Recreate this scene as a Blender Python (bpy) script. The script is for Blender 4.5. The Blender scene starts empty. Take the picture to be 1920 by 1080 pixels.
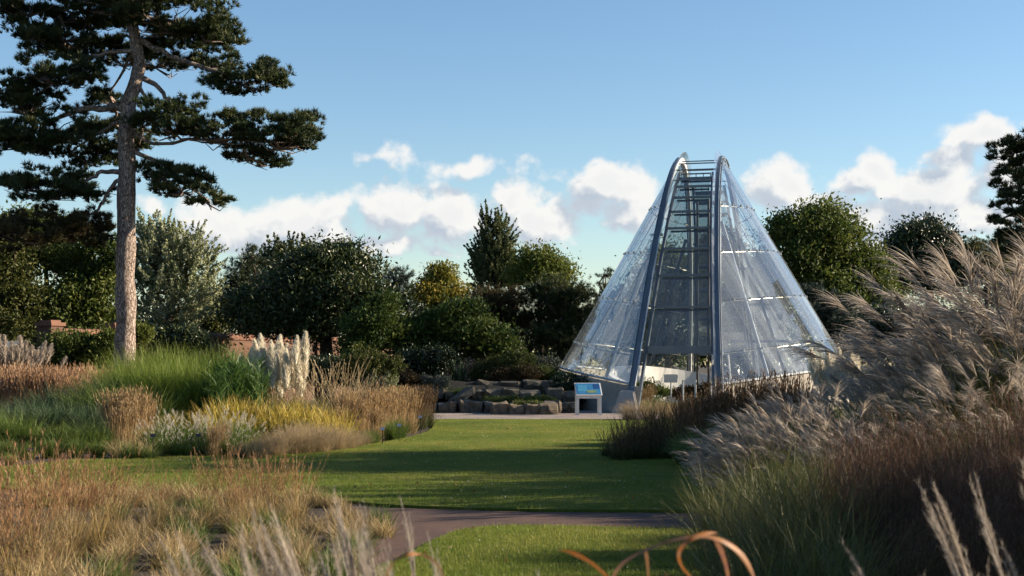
import bpy, math, random
import numpy as np
from mathutils import Vector, Matrix
# ---------------------------------------------------------------- camera, sky, sun
SC = bpy.context.scene
COL = SC.collection
F, H, CX, HY = 2667.0, 1.7, 960.0, 681.0        # lens in photo pixels, eye height, horizon row
SUN_AZ, SUN_EL = math.radians(83), math.radians(20)   # azimuth clockwise from the view direction (+Y)
cam_d = bpy.data.cameras.new('camera'); cam = bpy.data.objects.new('camera', cam_d); COL.objects.link(cam)
cam.location = (0, 0, H); cam.rotation_euler = (math.pi/2, 0, 0)
cam_d.sensor_width = 36; cam_d.lens = F/1920*36; cam_d.shift_y = (HY-540)/1920
cam_d.clip_start = 0.1; cam_d.clip_end = 3000
cam_d.dof.use_dof = True; cam_d.dof.focus_distance = 36; cam_d.dof.aperture_fstop = 5.6
SC.camera = cam
SC.view_settings.view_transform = 'Standard'; SC.view_settings.look = 'None'
SC.view_settings.gamma = 1; SC.view_settings.exposure = 1.42; SC.view_settings.use_curve_mapping = False
SC.render.engine = 'CYCLES'
SC.cycles.use_denoising = True
SC.cycles.use_adaptive_sampling = True; SC.cycles.adaptive_threshold = 0.02; SC.cycles.max_bounces = 6; SC.cycles.transparent_max_bounces = 32
SC.cycles.diffuse_bounces = 2; SC.cycles.glossy_bounces = 3; SC.cycles.transmission_bounces = 4
SC.cycles.sample_clamp_indirect = 4
SKY_STRENGTH, SUN_STRENGTH = 0.063, 5.0

sun_d = bpy.data.lights.new('sun', 'SUN'); sun = bpy.data.objects.new('sun', sun_d); COL.objects.link(sun)
sun_d.energy = SUN_STRENGTH; sun_d.angle = math.radians(0.5); sun_d.color = (1.0, 0.83, 0.62)
sdir = Vector((math.sin(SUN_AZ)*math.cos(SUN_EL), math.cos(SUN_AZ)*math.cos(SUN_EL), math.sin(SUN_EL)))
sun.rotation_euler = sdir.to_track_quat('Z', 'Y').to_euler()
sun.location = (40, 10, 30)

W = bpy.data.worlds.new('World'); SC.world = W; W.use_nodes = True
def build_world():
    nt = W.node_tree; N = nt.nodes; L = nt.links; N.clear()
    def pxdir(px, py): return math.atan2(px-CX, F), math.atan2(HY-py, math.hypot(F, px-CX))
    k = 1.0/F
    blobs = [(420,428,125,60,1),(545,425,125,62,1.1),(290,390,34,24,.8),(330,455,90,35,.8),(610,400,55,40,.9),
             (745,388,95,58,1),(850,405,105,62,1),(960,372,50,36,.9),(1010,412,95,60,1.05),(730,452,75,26,.8),(820,468,70,16,.7),
             (715,290,62,30,.62),(885,312,120,26,.6),(1030,335,50,22,.5),
             (1150,348,95,56,1.05),(1195,395,80,48,.95),(1120,300,45,14,.45),
             (1465,352,70,54,1.05),(1540,395,90,45,.95),(1640,322,42,40,1),(1600,355,55,30,.95),(1700,365,110,48,1),
             (1775,352,85,52,1),(1845,258,85,42,1.05),(1790,300,75,36,.9),(1700,405,170,44,.95),(1840,400,90,45,.9),(1900,330,60,60,.8),(1640,450,180,34,.7)]
    out = []
    for px, py, rx, ry, s in blobs:
        a, e = pxdir(px, py); out.append((a, e, rx*k, ry*k, s))
    g = bpy.data.node_groups.new('cloud_density', 'ShaderNodeTree')
    g.interface.new_socket('P', in_out='INPUT', socket_type='NodeSocketVector')
    g.interface.new_socket('D', in_out='OUTPUT', socket_type='NodeSocketFloat')
    n, l = g.nodes, g.links
    gi = n.new('NodeGroupInput'); go = n.new('NodeGroupOutput')
    def M(op, a, b=None, c=None, nn=n, ll=l, clamp=False):
        m = nn.new('ShaderNodeMath'); m.operation = op; m.use_clamp = clamp
        for i, v in enumerate((a, b, c)):
            if v is None: continue
            if hasattr(v, 'is_output'): ll.new(v, m.inputs[i])
            else: m.inputs[i].default_value = v
        return m.outputs[0]
    def VM(op, a, b=None, nn=n, ll=l):
        m = nn.new('ShaderNodeVectorMath'); m.operation = op
        for i, v in enumerate((a, b)):
            if v is None: continue
            if hasattr(v, 'is_output'): ll.new(v, m.inputs[i])
            elif op == 'SCALE' and i == 1: m.inputs['Scale'].default_value = v
            else: m.inputs[i].default_value = v
        return m.outputs['Value'] if op in ('LENGTH', 'DOT_PRODUCT') else m.outputs[0]
    def noise(vec, scale, det, rough, nn=n, ll=l):
        t = nn.new('ShaderNodeTexNoise'); t.inputs['Scale'].default_value = scale; t.inputs['Detail'].default_value = det
        t.inputs['Roughness'].default_value = rough; ll.new(vec, t.inputs['Vector']); return t
    P = gi.outputs[0]
    w = noise(P, 28, 2, .5); wv = VM('SCALE', VM('SUBTRACT', w.outputs['Color'], (.5, .5, .5)), .026)
    Pw = VM('ADD', P, wv)
    acc = None
    for a, e, rx, ry, s in out:
        v = VM('MULTIPLY', VM('SUBTRACT', Pw, (a, e, 0)), (1/rx, 1/ry, 0))
        b = M('MULTIPLY_ADD', VM('LENGTH', v), -s*.8, s)
        acc = b if acc is None else M('SMOOTH_MAX', acc, b, .12)
    # beyond the frame the same belt of cumulus goes on all the way round
    sx = n.new('ShaderNodeSeparateXYZ'); l.new(Pw, sx.inputs[0])
    n3 = noise(VM('MULTIPLY', Pw, (1, 1.9, 1)), 9, 1, .5)
    band = M('MULTIPLY_ADD', M('ABSOLUTE', M('SUBTRACT', sx.outputs[1], .105)), -9.0, .42)
    side = M('MULTIPLY', M('SUBTRACT', M('ABSOLUTE', sx.outputs[0]), .36), 25, clamp=True)
    rest = M('ADD', M('MULTIPLY_ADD', M('SUBTRACT', n3.outputs['Fac'], .5), 3.2, band), M('MULTIPLY_ADD', side, 3.0, -3.0))
    acc = M('SMOOTH_MAX', acc, rest, .12)
    n1 = noise(P, 58, 6, .55); n2 = noise(P, 20, 3, .5)
    d = M('ADD', acc, M('MULTIPLY', M('SUBTRACT', n1.outputs['Fac'], .5), 1.15))
    d = M('ADD', d, M('MULTIPLY', M('SUBTRACT', n2.outputs['Fac'], .5), .5))
    l.new(d, go.inputs[0])
    # world
    tc = N.new('ShaderNodeTexCoord'); sp = N.new('ShaderNodeSeparateXYZ'); L.new(tc.outputs['Generated'], sp.inputs[0])
    kw = dict(nn=N, ll=L)
    azn = M('ARCTAN2', sp.outputs[0], sp.outputs[1], **kw)
    eln = M('ARCSINE', sp.outputs[2], **kw)
    cb = N.new('ShaderNodeCombineXYZ'); L.new(azn, cb.inputs[0]); L.new(eln, cb.inputs[1])
    def dens(vec):
        q = N.new('ShaderNodeGroup'); q.node_tree = g; L.new(vec, q.inputs[0]); return q.outputs[0]
    P0 = cb.outputs[0]
    d0 = dens(P0); d1 = dens(VM('ADD', P0, (.012, .014, 0), **kw))
    def ss(x, lo, hi):
        m = N.new('ShaderNodeMapRange'); m.interpolation_type = 'SMOOTHSTEP'; L.new(x, m.inputs[0])
        m.inputs[1].default_value = lo; m.inputs[2].default_value = hi; return m.outputs[0]
    cov = ss(d0, .13, .56)
    lit = ss(M('SUBTRACT', d0, d1, **kw), -.22, .30)
    thick = ss(d0, .35, 1.05)
    sky = N.new('ShaderNodeTexSky'); sky.sky_type = 'NISHITA'; sky.sun_disc = False
    sky.sun_elevation = SUN_EL; sky.sun_rotation = SUN_AZ
    sky.altitude = 20; sky.air_density = 1.0; sky.dust_density = 0.3; sky.ozone_density = 1.5
    def mix(f, a, b):
        m = N.new('ShaderNodeMix'); m.data_type = 'RGBA'
        if hasattr(f, 'is_output'): L.new(f, m.inputs[0])
        else: m.inputs[0].default_value = f
        for s_, v in ((m.inputs[6], a), (m.inputs[7], b)):
            if hasattr(v, 'is_output'): L.new(v, s_)
            else: s_.default_value = v
        return m.outputs[2]
    lit2 = M('MULTIPLY_ADD', thick, -.30, M('ADD', lit, .14, **kw), clamp=True, **kw)
    CL = CLOUD_GAIN/SKY_STRENGTH
    ccol = mix(lit2, (.54*CL, .61*CL, .71*CL, 1), (1.02*CL, 1.0*CL, .97*CL, 1))
    hs = N.new('ShaderNodeHueSaturation'); hs.inputs['Saturation'].default_value = 1.16; L.new(sky.outputs[0], hs.inputs['Color'])
    tn = N.new('ShaderNodeMix'); tn.data_type = 'RGBA'; tn.blend_type = 'MULTIPLY'; tn.inputs[0].default_value = 1; L.new(hs.outputs[0], tn.inputs[6]); tn.inputs[7].default_value = (.98, .99, 1.03, 1)
    col = mix(M('MULTIPLY', cov, .95, **kw), tn.outputs[2], ccol)
    bg = N.new('ShaderNodeBackground'); bg.inputs[1].default_value = SKY_STRENGTH; L.new(col, bg.inputs[0])
    wo = N.new('ShaderNodeOutputWorld'); L.new(bg.outputs[0], wo.inputs[0])
CLOUD_GAIN = 0.355
build_world()
try:
    W.cycles.sampling_method = 'MANUAL'; W.cycles.sample_map_resolution = 512
except Exception: pass

# ---------------------------------------------------------------- helpers
def at(px, py, d): return Vector(((px-CX)*d/F, d, H-(py-HY)*d/F))
def gp(px, py):
    d = F*H/(py-HY); return (px-CX)*d/F, d
def rng(s): return np.random.default_rng(s)

class Acc:
    def __init__(s): s.V=[]; s.Q=[]; s.T=[]; s.t=[]; s.a=[]; s.n=0
    def add(s, V, Q=None, T=None, tint=.5, along=.5):
        V = np.asarray(V, float).reshape(-1, 3); m = len(V)
        s.V.append(V)
        if Q is not None and len(Q): s.Q.append(np.asarray(Q, int).reshape(-1, 4)+s.n)
        if T is not None and len(T): s.T.append(np.asarray(T, int).reshape(-1, 3)+s.n)
        s.t.append(np.broadcast_to(np.asarray(tint, float), (m,)).copy()); s.a.append(np.broadcast_to(np.asarray(along, float), (m,)).copy())
        s.n += m; return s
    def mesh(s, name, smooth=False):
        me = bpy.data.meshes.new(name)
        if not s.V: return me
        V = np.concatenate(s.V)
        Q = np.concatenate(s.Q) if s.Q else np.zeros((0, 4), int); T = np.concatenate(s.T) if s.T else np.zeros((0, 3), int)
        me.vertices.add(len(V)); me.vertices.foreach_set('co', V.ravel().astype(np.float32))
        nl = Q.size+T.size
        me.loops.add(nl); me.polygons.add(len(Q)+len(T))
        me.loops.foreach_set('vertex_index', np.concatenate([Q.ravel(), T.ravel()]).astype(np.int32))
        st = np.concatenate([np.arange(len(Q))*4, Q.size+np.arange(len(T))*3]).astype(np.int32)
        me.polygons.foreach_set('loop_start', st)
        me.update(calc_edges=True)
        for nm, arr in (('tint', s.t), ('along', s.a)):
            at_ = me.attributes.new(nm, 'FLOAT', 'POINT'); at_.data.foreach_set('value', np.concatenate(arr).astype(np.float32))
        me.polygons.foreach_set('use_smooth', np.full(len(me.polygons), bool(smooth)))
        me.validate()
        return me
    # solids
    def box(s, c, size, rot=0.0, tint=.5):
        x, y, z = np.array(size)/2
        v = np.array([[-x,-y,-z],[x,-y,-z],[x,y,-z],[-x,y,-z],[-x,-y,z],[x,-y,z],[x,y,z],[-x,y,z]])
        cr, sr = math.cos(rot), math.sin(rot)
        v = v @ np.array([[cr, sr, 0], [-sr, cr, 0], [0, 0, 1]]) + np.array(c)
        return s.hexa(v, tint)
    def hexa(s, v, tint=.5):
        return s.add(v, Q=[[0,3,2,1],[4,5,6,7],[0,1,5,4],[1,2,6,5],[2,3,7,6],[3,0,4,7]], tint=tint)
    def bar(s, p, q, w, h, up=(0, 0, 1), tint=.5):
        p, q = Vector(p), Vector(q); d = (q-p).normalized(); u = Vector(up)
        sx = d.cross(u)
        if sx.length < 1e-4: sx = d.cross(Vector((0, 1, 0)))
        sx.normalize(); u = sx.cross(d).normalized()
        v = []
        for P in (p, q):
            for a, b in ((-1,-1),(1,-1),(1,1),(-1,1)): v.append(P+sx*(a*w/2)+u*(b*h/2))
        v = np.array(v); return s.add(v, Q=[[0,1,2,3],[7,6,5,4],[0,4,5,1],[1,5,6,2],[2,6,7,3],[3,7,4,0]], tint=tint)
    def tube(s, pts, rad, n=6, tint=.5, cap=True, wob=0, seed=0):
        P = np.array([tuple(p) for p in pts], float); K = len(P)
        rad = np.broadcast_to(np.asarray(rad, float), (K,))
        T = np.gradient(P, axis=0); T /= np.linalg.norm(T, axis=1)[:, None]+1e-9
        ref = np.array([0., 1, 0]) if abs(T[:, 1]).mean() < .8 else np.array([1., 0, 0])
        A = np.cross(T, ref); A /= np.linalg.norm(A, axis=1)[:, None]+1e-9; B = np.cross(T, A)
        an = np.arange(n)/n*2*math.pi
        R = rad[:, None]*np.ones((1, n))
        if wob: R = R*(1+wob*rng(seed).normal(size=(K, n)))
        V = P[:, None, :]+R[..., None]*(np.cos(an)[None, :, None]*A[:, None, :]+np.sin(an)[None, :, None]*B[:, None, :])
        i = np.arange(K-1)[:, None]*n; j = np.arange(n)[None, :]; j2 = (j+1) % n
        Q = np.stack([i+j, i+j2, i+n+j2, i+n+j], -1).reshape(-1, 4)
        Tt = None
        V = V.reshape(-1, 3)
        if cap:
            V = np.vstack([V, P[:1], P[-1:]]); c0, c1 = K*n, K*n+1; jj = np.arange(n); kk = (jj+1) % n
            Tt = np.vstack([np.stack([jj*0+c0, kk, jj], -1), np.stack([jj*0+c1, (K-1)*n+jj, (K-1)*n+kk], -1)])
        return s.add(V, Q=Q, T=Tt, tint=tint)

def spread(x, n, r):
    if isinstance(x, tuple): return r.uniform(x[0], x[1], n)
    return np.broadcast_to(np.asarray(x, float), (n,)).copy()
def blades(acc, r, base, length, tilt, bend, width, segs=4, az=None, p=1.4, tint=None, twist=1.0, blunt=0.0, along=(0, 1), wav=0.0):
    """n leaf strips; base (n,3); returns point paths (n,segs+1,3) and end directions"""
    base = np.asarray(base, float); n = len(base)
    L = spread(length, n, r); t0 = spread(tilt, n, r); bd = spread(bend, n, r); w = spread(width, n, r)
    a = r.uniform(0, 2*math.pi, n) if az is None else spread(az, n, r)
    ks = np.arange(segs)/segs
    th = np.clip(t0[:, None]+bd[:, None]*ks[None, :]**p, -2.8, 2.8)
    aa = a[:, None]+(wav*np.cumsum(r.normal(size=(n, segs)), 1) if wav else 0)
    D = np.stack([np.sin(th)*np.cos(aa), np.sin(th)*np.sin(aa), np.cos(th)], -1)
    st = D*(L/segs)[:, None, None]
    P = np.concatenate([base[:, None, :], base[:, None, :]+np.cumsum(st, 1)], 1)
    tw = a+r.uniform(-twist, twist, n)
    S = np.stack([-np.sin(tw), np.cos(tw), np.zeros(n)], -1)
    u = np.arange(segs+1)/segs
    prof = (1-u**2)*(1-blunt)+blunt
    prof = np.maximum(prof*np.minimum(1, .55+u*2), .05)
    Wd = (w[:, None]*prof[None, :]/2)[..., None]*S[:, None, :]
    V = np.stack([P-Wd, P+Wd], 2)
    idx = np.arange(n)[:, None]*(2*(segs+1)); k = np.arange(segs)[None, :]*2
    Q = np.stack([idx+k, idx+k+1, idx+k+3, idx+k+2], -1).reshape(-1, 4)
    tt = r.random(n) if tint is None else spread(tint, n, r)
    tv = np.repeat(tt, 2*(segs+1)); al = np.tile(np.repeat(along[0]+(along[1]-along[0])*u, 2), n)
    acc.add(V.reshape(-1, 3), Q=Q, tint=tv, along=al)
    return P, D[:, -1]
def disc(r, n, rad, z=0.0, ex=1.0):
    a = r.uniform(0, 2*math.pi, n); q = rad*np.sqrt(r.random(n))
    return np.stack([q*np.cos(a), q*np.sin(a)*ex, np.full(n, z)], -1)
def leaves(acc, r, C, size, outdir=None, upb=.3, tint=None, aspect=.5):
    """rhombic leaves at C (n,3)"""
    n = len(C); s = spread(size, n, r)
    A = r.normal(size=(n, 3)); A[:, 2] += upb
    if outdir is not None: A += outdir*.7
    A /= np.linalg.norm(A, axis=1)[:, None]+1e-9
    B = np.cross(A, r.normal(size=(n, 3))); B /= np.linalg.norm(B, axis=1)[:, None]+1e-9
    Nn = np.cross(A, B)
    v0 = C-A*(s*.5)[:, None]; v2 = C+A*(s*.5)[:, None]
    m = C+Nn*(s*.10)[:, None]; hw = (s*aspect*.5)[:, None]
    V = np.stack([v0, m-B*hw, v2, m+B*hw], 1).reshape(-1, 3)
    i = np.arange(n)[:, None]*4
    tt = r.random(n) if tint is None else tint
    acc.add(V, Q=np.concatenate([i, i+1, i+2, i+3], 1), tint=np.repeat(tt, 4), along=.5)
def needles(acc, r, C, D, count, ln, wd, spreadf=1.0, tint=None):
    """needle tufts at C pointing along D"""
    n = len(C)
    A = r.normal(size=(n, count, 3)); A /= np.linalg.norm(A, axis=2)[..., None]+1e-9
    A = A*spreadf+D[:, None, :]; A /= np.linalg.norm(A, axis=2)[..., None]+1e-9
    Ls = r.uniform(ln*.7, ln*1.15, (n, count))[..., None]
    S = np.cross(A, r.normal(size=(n, count, 3))); S /= np.linalg.norm(S, axis=2)[..., None]+1e-9
    b = C[:, None, :]+A*Ls*.05+r.normal(size=(n, count, 3))*ln*.12
    V = np.stack([b-S*wd/2, b+S*wd/2, b+A*Ls], 2).reshape(-1, 3)
    T = np.arange(n*count*3).reshape(-1, 3)
    tt = r.random(n) if tint is None else tint
    acc.add(V, T=T, tint=np.repeat(np.clip(np.repeat(tt, count)+r.normal(size=n*count)*.1, 0, 1), 3), along=np.tile([0, 0, 1.], n*count))

# objects
def tag(o, label=None, cat=None, group=None, kind=None):
    if label: o['label'] = label
    if cat: o['category'] = cat
    if group: o['group'] = group
    if kind: o['kind'] = kind
    return o
def obj(name, me, mat=None, parent=None, kind=None):
    o = bpy.data.objects.new(name, me); COL.objects.link(o)
    if mat is not None and len(me.materials) == 0: me.materials.append(mat)
    if parent is not None: o.parent = parent
    if kind: o['kind'] = kind
    return o
def thing(name, label, cat, loc=(0, 0, 0), rotz=0.0, group=None, scale=1.0):
    o = bpy.data.objects.new(name, None); COL.objects.link(o); o.empty_display_size = .2
    o.location = loc; o.rotation_euler = (0, 0, rotz)
    o.scale = scale if isinstance(scale, tuple) else (scale,)*3
    return tag(o, label, cat, group, 'thing')
# materials
def newmat(name):
    m = bpy.data.materials.new(name); m.use_nodes = True; nt = m.node_tree
    return m, nt, nt.nodes, nt.links, nt.nodes['Principled BSDF']
def ramp(N, L, fac, cols, pos=None):
    c = N.new('ShaderNodeValToRGB'); L.new(fac, c.inputs[0]); e = c.color_ramp.elements
    k = len(cols); pos = pos or [i/(k-1) for i in range(k)]
    while len(e) < k: e.new(.5)
    for i in range(k): e[i].position = pos[i]; e[i].color = (*cols[i], 1)
    return c.outputs[0]
def nz(N, L, scale, det=4, rough=.55, vec=None):
    t = N.new('ShaderNodeTexNoise'); t.inputs['Scale'].default_value = scale; t.inputs['Detail'].default_value = det
    t.inputs['Roughness'].default_value = rough
    if vec is not None: L.new(vec, t.inputs['Vector'])
    return t.outputs['Fac']
def coords(N, L, kind='Object', scale=(1, 1, 1)):
    t = N.new('ShaderNodeTexCoord'); m = N.new('ShaderNodeMapping'); m.inputs['Scale'].default_value = scale
    L.new(t.outputs[kind], m.inputs[0]); return m.outputs[0]
def mixc(N, L, f, a, b, mode='MIX'):
    m = N.new('ShaderNodeMix'); m.data_type = 'RGBA'; m.blend_type = mode
    for s_, v in ((m.inputs[0], f), (m.inputs[6], a), (m.inputs[7], b)):
        if hasattr(v, 'is_output'): L.new(v, s_)
        elif isinstance(v, (int, float)): s_.default_value = v
        else: s_.default_value = (*v, 1)
    return m.outputs[2]
def bump(N, L, P, h, strength=.3, dist=.02):
    b = N.new('ShaderNodeBump'); b.inputs['Strength'].default_value = strength; b.inputs['Distance'].default_value = dist
    L.new(h, b.inputs['Height']); L.new(b.outputs[0], P.inputs['Normal'])
def leafmat(name, cols, tip=None, trans=.35, rough=.55, spec=.22, vary=.25, tipp=1.5):
    """plant tissue: colour from each leaf's own tint, optional other colour towards the tip"""
    m, nt, N, L, P = newmat(name)
    a = N.new('ShaderNodeAttribute'); a.attribute_name = 'tint'
    c = ramp(N, L, a.outputs['Fac'], cols)
    if tip is not None:
        b = N.new('ShaderNodeAttribute'); b.attribute_name = 'along'
        pw = N.new('ShaderNodeMath'); pw.operation = 'POWER'; L.new(b.outputs['Fac'], pw.inputs[0]); pw.inputs[1].default_value = tipp
        c = mixc(N, L, pw.outputs[0], c, tip)
    oi = N.new('ShaderNodeObjectInfo')
    mr = N.new('ShaderNodeMapRange'); L.new(oi.outputs['Random'], mr.inputs[0]); mr.inputs[3].default_value = (1-vary)*.82; mr.inputs[4].default_value = (1+vary)*.82
    hs = N.new('ShaderNodeHueSaturation'); L.new(c, hs.inputs['Color']); L.new(mr.outputs[0], hs.inputs['Value'])
    c = hs.outputs[0]
    L.new(c, P.inputs['Base Color']); P.inputs['Roughness'].default_value = rough; P.inputs['Specular IOR Level'].default_value = spec
    t = N.new('ShaderNodeBsdfTranslucent'); L.new(c, t.inputs[0])
    mx = N.new('ShaderNodeMixShader'); mx.inputs[0].default_value = trans*.85
    L.new(P.outputs[0], mx.inputs[1]); L.new(t.outputs[0], mx.inputs[2])
    L.new(mx.outputs[0], N['Material Output'].inputs[0]); return m
def solid(name, c, rough=.6, c2=None, scale=3, metal=0, bumpy=0, det=5, spec=.4, stretch=(1, 1, 1), bs=None):
    m, nt, N, L, P = newmat(name); v = coords(N, L, 'Object', stretch)
    f = nz(N, L, scale, det, .6, v)
    if c2 is None: c2 = tuple(x*.75 for x in c)
    col = ramp(N, L, f, [c2, c], [.3, .7]); L.new(col, P.inputs['Base Color'])
    P.inputs['Roughness'].default_value = rough; P.inputs['Metallic'].default_value = metal; P.inputs['Specular IOR Level'].default_value = spec
    if bumpy: bump(N, L, P, nz(N, L, bs or scale*4, 6, .65, v), .6, bumpy)
    return m
# ---------------------------------------------------------------- setting: ground, lawn, paths
def curve(pts, k=6):
    """closed smooth outline through pts"""
    P = np.array(pts, float); n = len(P); out = []
    for i in range(n):
        a, b, c, d = P[i-1], P[i], P[(i+1) % n], P[(i+2) % n]
        for t in np.arange(k)/k:
            out.append(.5*((2*b)+(c-a)*t+(2*a-5*b+4*c-d)*t*t+(3*b-a-3*c+d)*t**3))
    return np.array(out)
def sheet(name, outline, z, mat, kind='structure', thick=0.0, label=None):
    n = len(outline); me = bpy.data.meshes.new(name)
    v = [(x, y, z) for x, y in outline]; f = [tuple(range(n))]
    if thick:
        v += [(x, y, z-thick) for x, y in outline]
        f += [(i, n+i, n+(i+1) % n, (i+1) % n) for i in range(n)]
    me.from_pydata(v, [], f); me.update()
    ar = sum(outline[i][0]*outline[(i+1) % n][1]-outline[(i+1) % n][0]*outline[i][1] for i in range(n))
    if ar < 0: me.flip_normals()
    return tag(obj(name, me, mat), label=label, kind=kind)
def mat_ground():
    m, nt, N, L, P = newmat('soil'); v = coords(N, L)
    c = ramp(N, L, nz(N, L, .9, 6, .65, v), [(.014, .010, .006), (.032, .022, .013), (.03, .032, .013)], [.3, .55, .75])
    L.new(c, P.inputs['Base Color']); P.inputs['Roughness'].default_value = .95; bump(N, L, P, nz(N, L, 18, 6, .7, v), .8, .05); return m
def mat_lawn():
    m, nt, N, L, P = newmat('mown_turf'); v = coords(N, L)
    a = ramp(N, L, nz(N, L, .45, 5, .6, v), [(.085, .13, .018), (.15, .185, .027), (.27, .24, .065)], [.35, .55, .78])
    b = ramp(N, L, nz(N, L, 30, 4, .7, v), [(.45, .5, .4), (1, 1, 1)], [.3, .7])
    c = mixc(N, L, 1.0, a, b, 'MULTIPLY')
    c2 = mixc(N, L, ramp(N, L, nz(N, L, 4, 4, .6, v), [(0, 0, 0), (1, 1, 1)], [.56, .74]), c, (.22, .19, .07))
    L.new(c2, P.inputs['Base Color']); P.inputs['Roughness'].default_value = .9; P.inputs['Specular IOR Level'].default_value = .1
    bump(N, L, P, nz(N, L, 60, 5, .75, v), 1.0, .03); return m
def mat_path(name, c0, c1, sc=40):
    m, nt, N, L, P = newmat(name); v = coords(N, L)
    a = ramp(N, L, nz(N, L, sc, 5, .75, v), [c0, c1], [.3, .7])
    b = ramp(N, L, nz(N, L, 1.1, 4, .6, v), [(.6, .6, .6), (1.15, 1.1, 1.05)], [.3, .7])
    L.new(mixc(N, L, 1.0, a, b, 'MULTIPLY'), P.inputs['Base Color']); P.inputs['Roughness'].default_value = .9
    bump(N, L, P, nz(N, L, sc*1.5, 5, .8, v), .9, .02); return m
M_SOIL, M_LAWN = mat_ground(), mat_lawn()
M_PATH = mat_path('red_gravel', (.052, .027, .019), (.125, .068, .048)); M_FAR = mat_path('grey_gravel', (.17, .145, .135), (.33, .285, .26), 25)
g = bpy.data.meshes.new('ground')
R_ = 900; ring = [(R_*math.cos(a), R_*math.sin(a)) for a in np.linspace(0, 2*math.pi, 64, endpoint=False)]
sheet('ground', ring, 0.0, M_SOIL)
G = lambda l: [gp(*p) for p in l]
lawn_px = [(812,788.5),(1000,788),(1200,788),(1420,790),(1500,800),(1460,850),(1440,900),(1450,940),(1480,962),(1290,962),(1000,960),(745,952),(600,940),(400,931),(210,925),(0,919),(-260,912),(-300,884),(0,879),(130,866),(260,861),(400,857),(520,852),(640,842),(720,831),(785,817),(812,803)]
lawn_out = curve(G(lawn_px), 5)
sheet('lawn', lawn_out, .035, M_LAWN, thick=.035)
near_px = [(905,993),(1020,991),(1200,995),(1400,999),(1700,1005),(1900,1100),(1700,1500),(1100,1600),(720,1300),(640,1120),(755,1050),(838,1008)]
near_out = curve(G(near_px), 5)
sheet('near_lawn', near_out, .035, M_LAWN, thick=.035)
path_px = [(640,950),(745,953.5),(1000,961),(1290,963),(1600,964),(2100,966),(2100,1012),(1700,1006),(1400,1000),(1200,996),(1020,992.5),(900,994.5),(833,1009),(750,1052),(635,1122),(560,1400),(250,1400),(420,1100),(560,1040),(660,1005),(700,985)]
sheet('near_path', G(path_px), .006, M_PATH)
far_px = [(300,772),(800,771),(1100,770),(1500,770),(2000,770),(2000,787),(1500,787),(1150,787),(810,787),(500,789),(300,789)]
sheet('far_path', G(far_px), .006, M_FAR)
from mathutils.geometry import tessellate_polygon
def inside(poly, pts):
    P = np.asarray(poly); x, y = pts[:, 0], pts[:, 1]; c = np.zeros(len(pts), bool); j = len(P)-1
    for i in range(len(P)):
        xi, yi = P[i]; xj, yj = P[j]
        c ^= ((yi > y) != (yj > y)) & (x < (xj-xi)*(y-yi)/(yj-yi+1e-12)+xi); j = i
    return c
def turf(name, outline, n, ymax, label, seed):
    r = rng(seed); P = np.asarray(outline)
    lo, hi = P.min(0), P.max(0); lo = np.maximum(lo, [-9, 8.5]); hi = np.minimum(hi, [7, ymax])
    u = r.random(n)
    y = 1/(1/lo[1]+u*(1/hi[1]-1/lo[1]))                  # denser towards the near edge
    pts = np.stack([r.uniform(lo[0], hi[0], n), y], -1); pts = pts[inside(outline, pts)]
    b = np.column_stack([pts, np.full(len(pts), .03)])
    q = .5+.22*np.sin(pts[:, 0]*1.3+np.sin(pts[:, 1]*.7)*2)+.2*np.sin(pts[:, 1]*.9+pts[:, 0]*.35+1)+.14*np.sin(pts[:, 0]*4.1-pts[:, 1]*2.3)
    a = Acc(); blades(a, r, b, (.02, .05), (0, .7), (0, .5), (.006, .012), 1, tint=np.clip(q*.65+r.random(len(pts))*.35, 0, 1))
    return tag(obj(name, a.mesh(name), M_TURF), label, 'grass', kind='stuff')
M_TURF = leafmat('turf_blades', [(.11, .17, .02), (.19, .24, .035), (.35, .31, .08)], trans=.5, vary=0)
turf('lawn_grass', lawn_out, 260000, 43.5, 'short mown green grass across the main lawn', 1)
turf('near_lawn_grass', near_out, 110000, 15.5, 'short mown grass of the small lawn before the reddish path', 2)

def litter(name, label, n, size, mat, seed):
    r = rng(seed); pts = np.stack([r.uniform(-8, 5, n), r.uniform(11, 42, n)], -1); pts = pts[inside(lawn_out, pts) | inside(near_out, pts)]
    a = Acc(); leaves(a, r, np.column_stack([pts, np.full(len(pts), .055)]), size, None, 0.0, None, .6); return tag(obj(name, a.mesh(name), mat), label, 'leaf litter', kind='stuff')
litter('fallen_leaves', 'scattered dry fallen leaves on the lawns', 520, (.03, .07), leafmat('fallen_leaf', [(.20, .10, .03), (.34, .20, .06), (.45, .33, .12)], vary=0), 5)
litter('clover_flowers', 'tiny white clover heads dotted over the lawns', 900, (.012, .025), leafmat('clover_white', [(.6, .6, .55), (.8, .8, .75)], vary=0), 6)
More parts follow.
